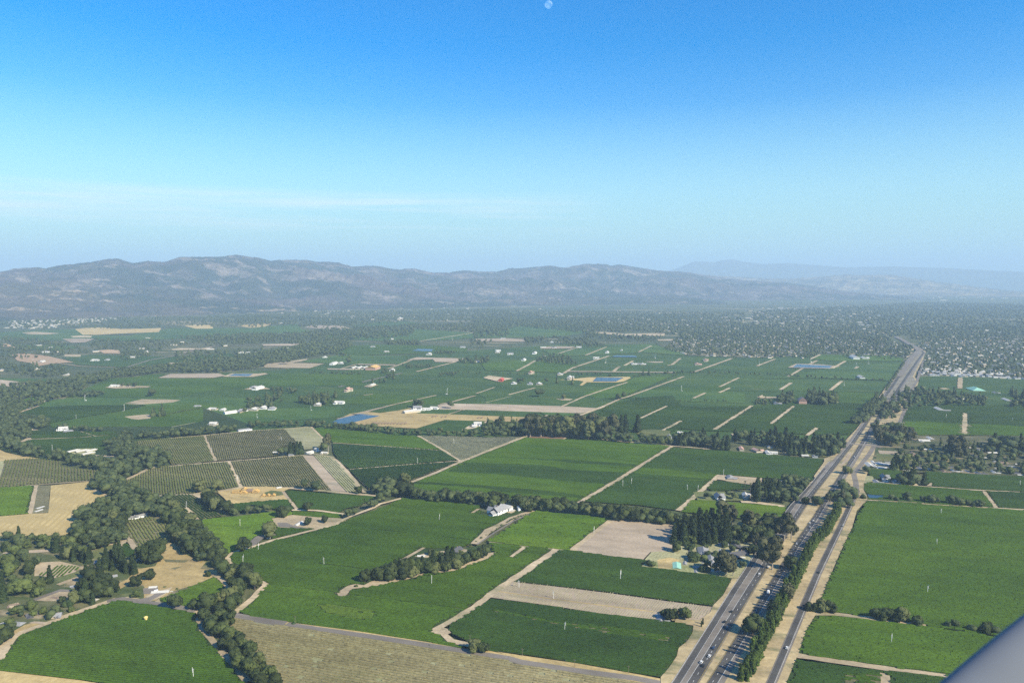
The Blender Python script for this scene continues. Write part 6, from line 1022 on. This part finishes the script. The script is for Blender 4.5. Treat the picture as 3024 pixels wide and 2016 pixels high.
# ------------------------------------------------------------------ moon
dx, dy, dz = sight(1620, 14); d = Vector((dx, dy, dz)).normalized(); bm = bmesh.new(); bmesh.ops.create_uvsphere(bm, u_segments=48, v_segments=32, radius=90000 * math.tan(R_(.27))); me = bpy.data.meshes.new('moon'); bm.to_mesh(me); bm.free()
me.polygons.foreach_set('use_smooth', np.ones(len(me.polygons), bool)); mm = bpy.data.materials.new('moon_rock'); mm.use_nodes = True; nt = mm.node_tree; nt.nodes.clear(); o = nt.nodes.new('ShaderNodeOutputMaterial'); ad = nt.nodes.new('ShaderNodeAddShader'); tr = nt.nodes.new('ShaderNodeBsdfTransparent'); df = nt.nodes.new('ShaderNodeBsdfDiffuse')
tc = mapped(nt); nt.links.new(mixc(nt, ramp(nt, noise(nt, tc, .004, 3), .4, .6), (.04, .04, .04, 1), (.12, .12, .11, 1)), df.inputs[0]); nt.links.new(tr.outputs[0], ad.inputs[0]); nt.links.new(df.outputs[0], ad.inputs[1]); nt.links.new(ad.outputs[0], o.inputs[0]); me.materials.append(mm)
mo = link(bpy.data.objects.new('moon', me)); mo.location = d * 90000 + Vector((0, 0, HC)); tag(mo, 'pale half moon high in the blue sky', 'moon')
# ------------------------------------------------------------------ aeroplane part at the corner
dx, dy, dz = sight(3095, 2165); d = Vector((dx, dy, dz)).normalized(); bm = bmesh.new(); bmesh.ops.create_uvsphere(bm, u_segments=64, v_segments=40, radius=1)
for v in bm.verts: v.co.x *= .42 * (1 - .25 * v.co.x * .5); v.co.y *= .035; v.co.z *= .095
me = bpy.data.meshes.new('wheel_fairing'); bm.to_mesh(me); bm.free(); me.polygons.foreach_set('use_smooth', np.ones(len(me.polygons), bool)); fm = plain('grey_fairing_paint', (.22, .235, .27), .55, 0, .15, 4); me.materials.append(fm)
wf = link(bpy.data.objects.new('wheel_fairing', me)); wf.location = d * .95 + Vector((0, 0, HC)); tag(wf, 'blurred grey blue aeroplane fairing in the bottom right corner', 'aeroplane fairing')
wf.rotation_euler = (R_(-15), R_(-36), R_(8))
# ------------------------------------------------------------------ sun, sky, camera
SUN_AZ = math.atan2(.788, -.616); SUN_EL = R_(36)
sd = Vector((math.sin(SUN_AZ) * math.cos(SUN_EL), math.cos(SUN_AZ) * math.cos(SUN_EL), math.sin(SUN_EL)))
L = bpy.data.lights.new('sun', 'SUN'); L.energy = 5; L.angle = R_(.53); L.color = (1, .90, .67); so = link(bpy.data.objects.new('sun', L)); so.rotation_euler = (-sd).to_track_quat('-Z', 'Y').to_euler(); so.location = (0, 0, 3000)
Wd = bpy.data.worlds.new('World'); S.world = Wd; Wd.use_nodes = True; nt = Wd.node_tree; nt.nodes.clear(); o = nt.nodes.new('ShaderNodeOutputWorld'); bg = nt.nodes.new('ShaderNodeBackground'); sk = nt.nodes.new('ShaderNodeTexSky')
sk.sky_type = 'NISHITA'; sk.sun_disc = False; sk.sun_elevation = SUN_EL; sk.sun_rotation = SUN_AZ; sk.altitude = 350; sk.air_density = 1.4; sk.dust_density = .1; sk.ozone_density = 2.5
bg.inputs['Strength'].default_value = .12; hs = nt.nodes.new('ShaderNodeHueSaturation'); hs.inputs['Saturation'].default_value = 1.75; hs.inputs['Value'].default_value = .67; nt.links.new(sk.outputs[0], hs.inputs['Color'])
# thin high cloud streaks low over the left horizon
tc = nt.nodes.new('ShaderNodeTexCoord'); sx = nt.nodes.new('ShaderNodeSeparateXYZ'); nt.links.new(tc.outputs['Generated'], sx.inputs[0]); mp = nt.nodes.new('ShaderNodeMapping'); mp.inputs['Scale'].default_value = (2.0, 2.0, 44); nt.links.new(tc.outputs['Generated'], mp.inputs['Vector'])
def mth(op, a_, b_): 
    n = nt.nodes.new('ShaderNodeMath'); n.operation = op
    for i, v in enumerate((a_, b_)):
        if isinstance(v, (int, float)): n.inputs[i].default_value = v
        else: nt.links.new(v, n.inputs[i])
    return n.outputs[0]
cn = noise(nt, mp.outputs[0], 1.3, 7, .62); band = mth('MULTIPLY', ramp(nt, sx.outputs['Z'], .056, .070), ramp(nt, sx.outputs['Z'], .116, .100)); lim = mth('MULTIPLY', ramp(nt, sx.outputs['X'], .14, .0), 1.0)
cl = mth('MULTIPLY', mth('MULTIPLY', ramp(nt, cn, .38, .62), band), lim); cl = mth('MULTIPLY', cl, .62)
hz_ = mth('MULTIPLY', ramp(nt, sx.outputs['Z'], .22, .03), .85)
nt.links.new(mixc(nt, cl, mixc(nt, hz_, mixc(nt, 1.0, hs.outputs[0], (.84, .98, 1.22, 1), 'MULTIPLY'), (1.9, 3.6, 4.05, 1)), (4.3, 4.8, 4.9, 1)), bg.inputs[0]); nt.links.new(bg.outputs[0], o.inputs[0])
cam = bpy.data.cameras.new('camera'); cam.lens = FP / 3024 * 36; cam.sensor_width = 36; cam.clip_start = .05; cam.clip_end = 200000; cam.dof.use_dof = True; cam.dof.focus_distance = 1500; cam.dof.aperture_fstop = 6.8
co = link(bpy.data.objects.new('camera', cam)); co.location = (0, 0, HC); co.rotation_euler = (PI / 2 - PITCH, 0, 0); S.camera = co
S.view_settings.view_transform = 'Standard'; S.view_settings.look = 'None'; S.view_settings.exposure = .95; S.view_settings.gamma = 1
cy = S.cycles; cy.max_bounces = 4; cy.diffuse_bounces = 2; cy.glossy_bounces = 2; cy.volume_bounces = 1; cy.transparent_max_bounces = 8; cy.use_denoising = False; S.render.engine = 'CYCLES'
try: cy.denoiser = 'OPENIMAGEDENOISE'
except Exception: pass
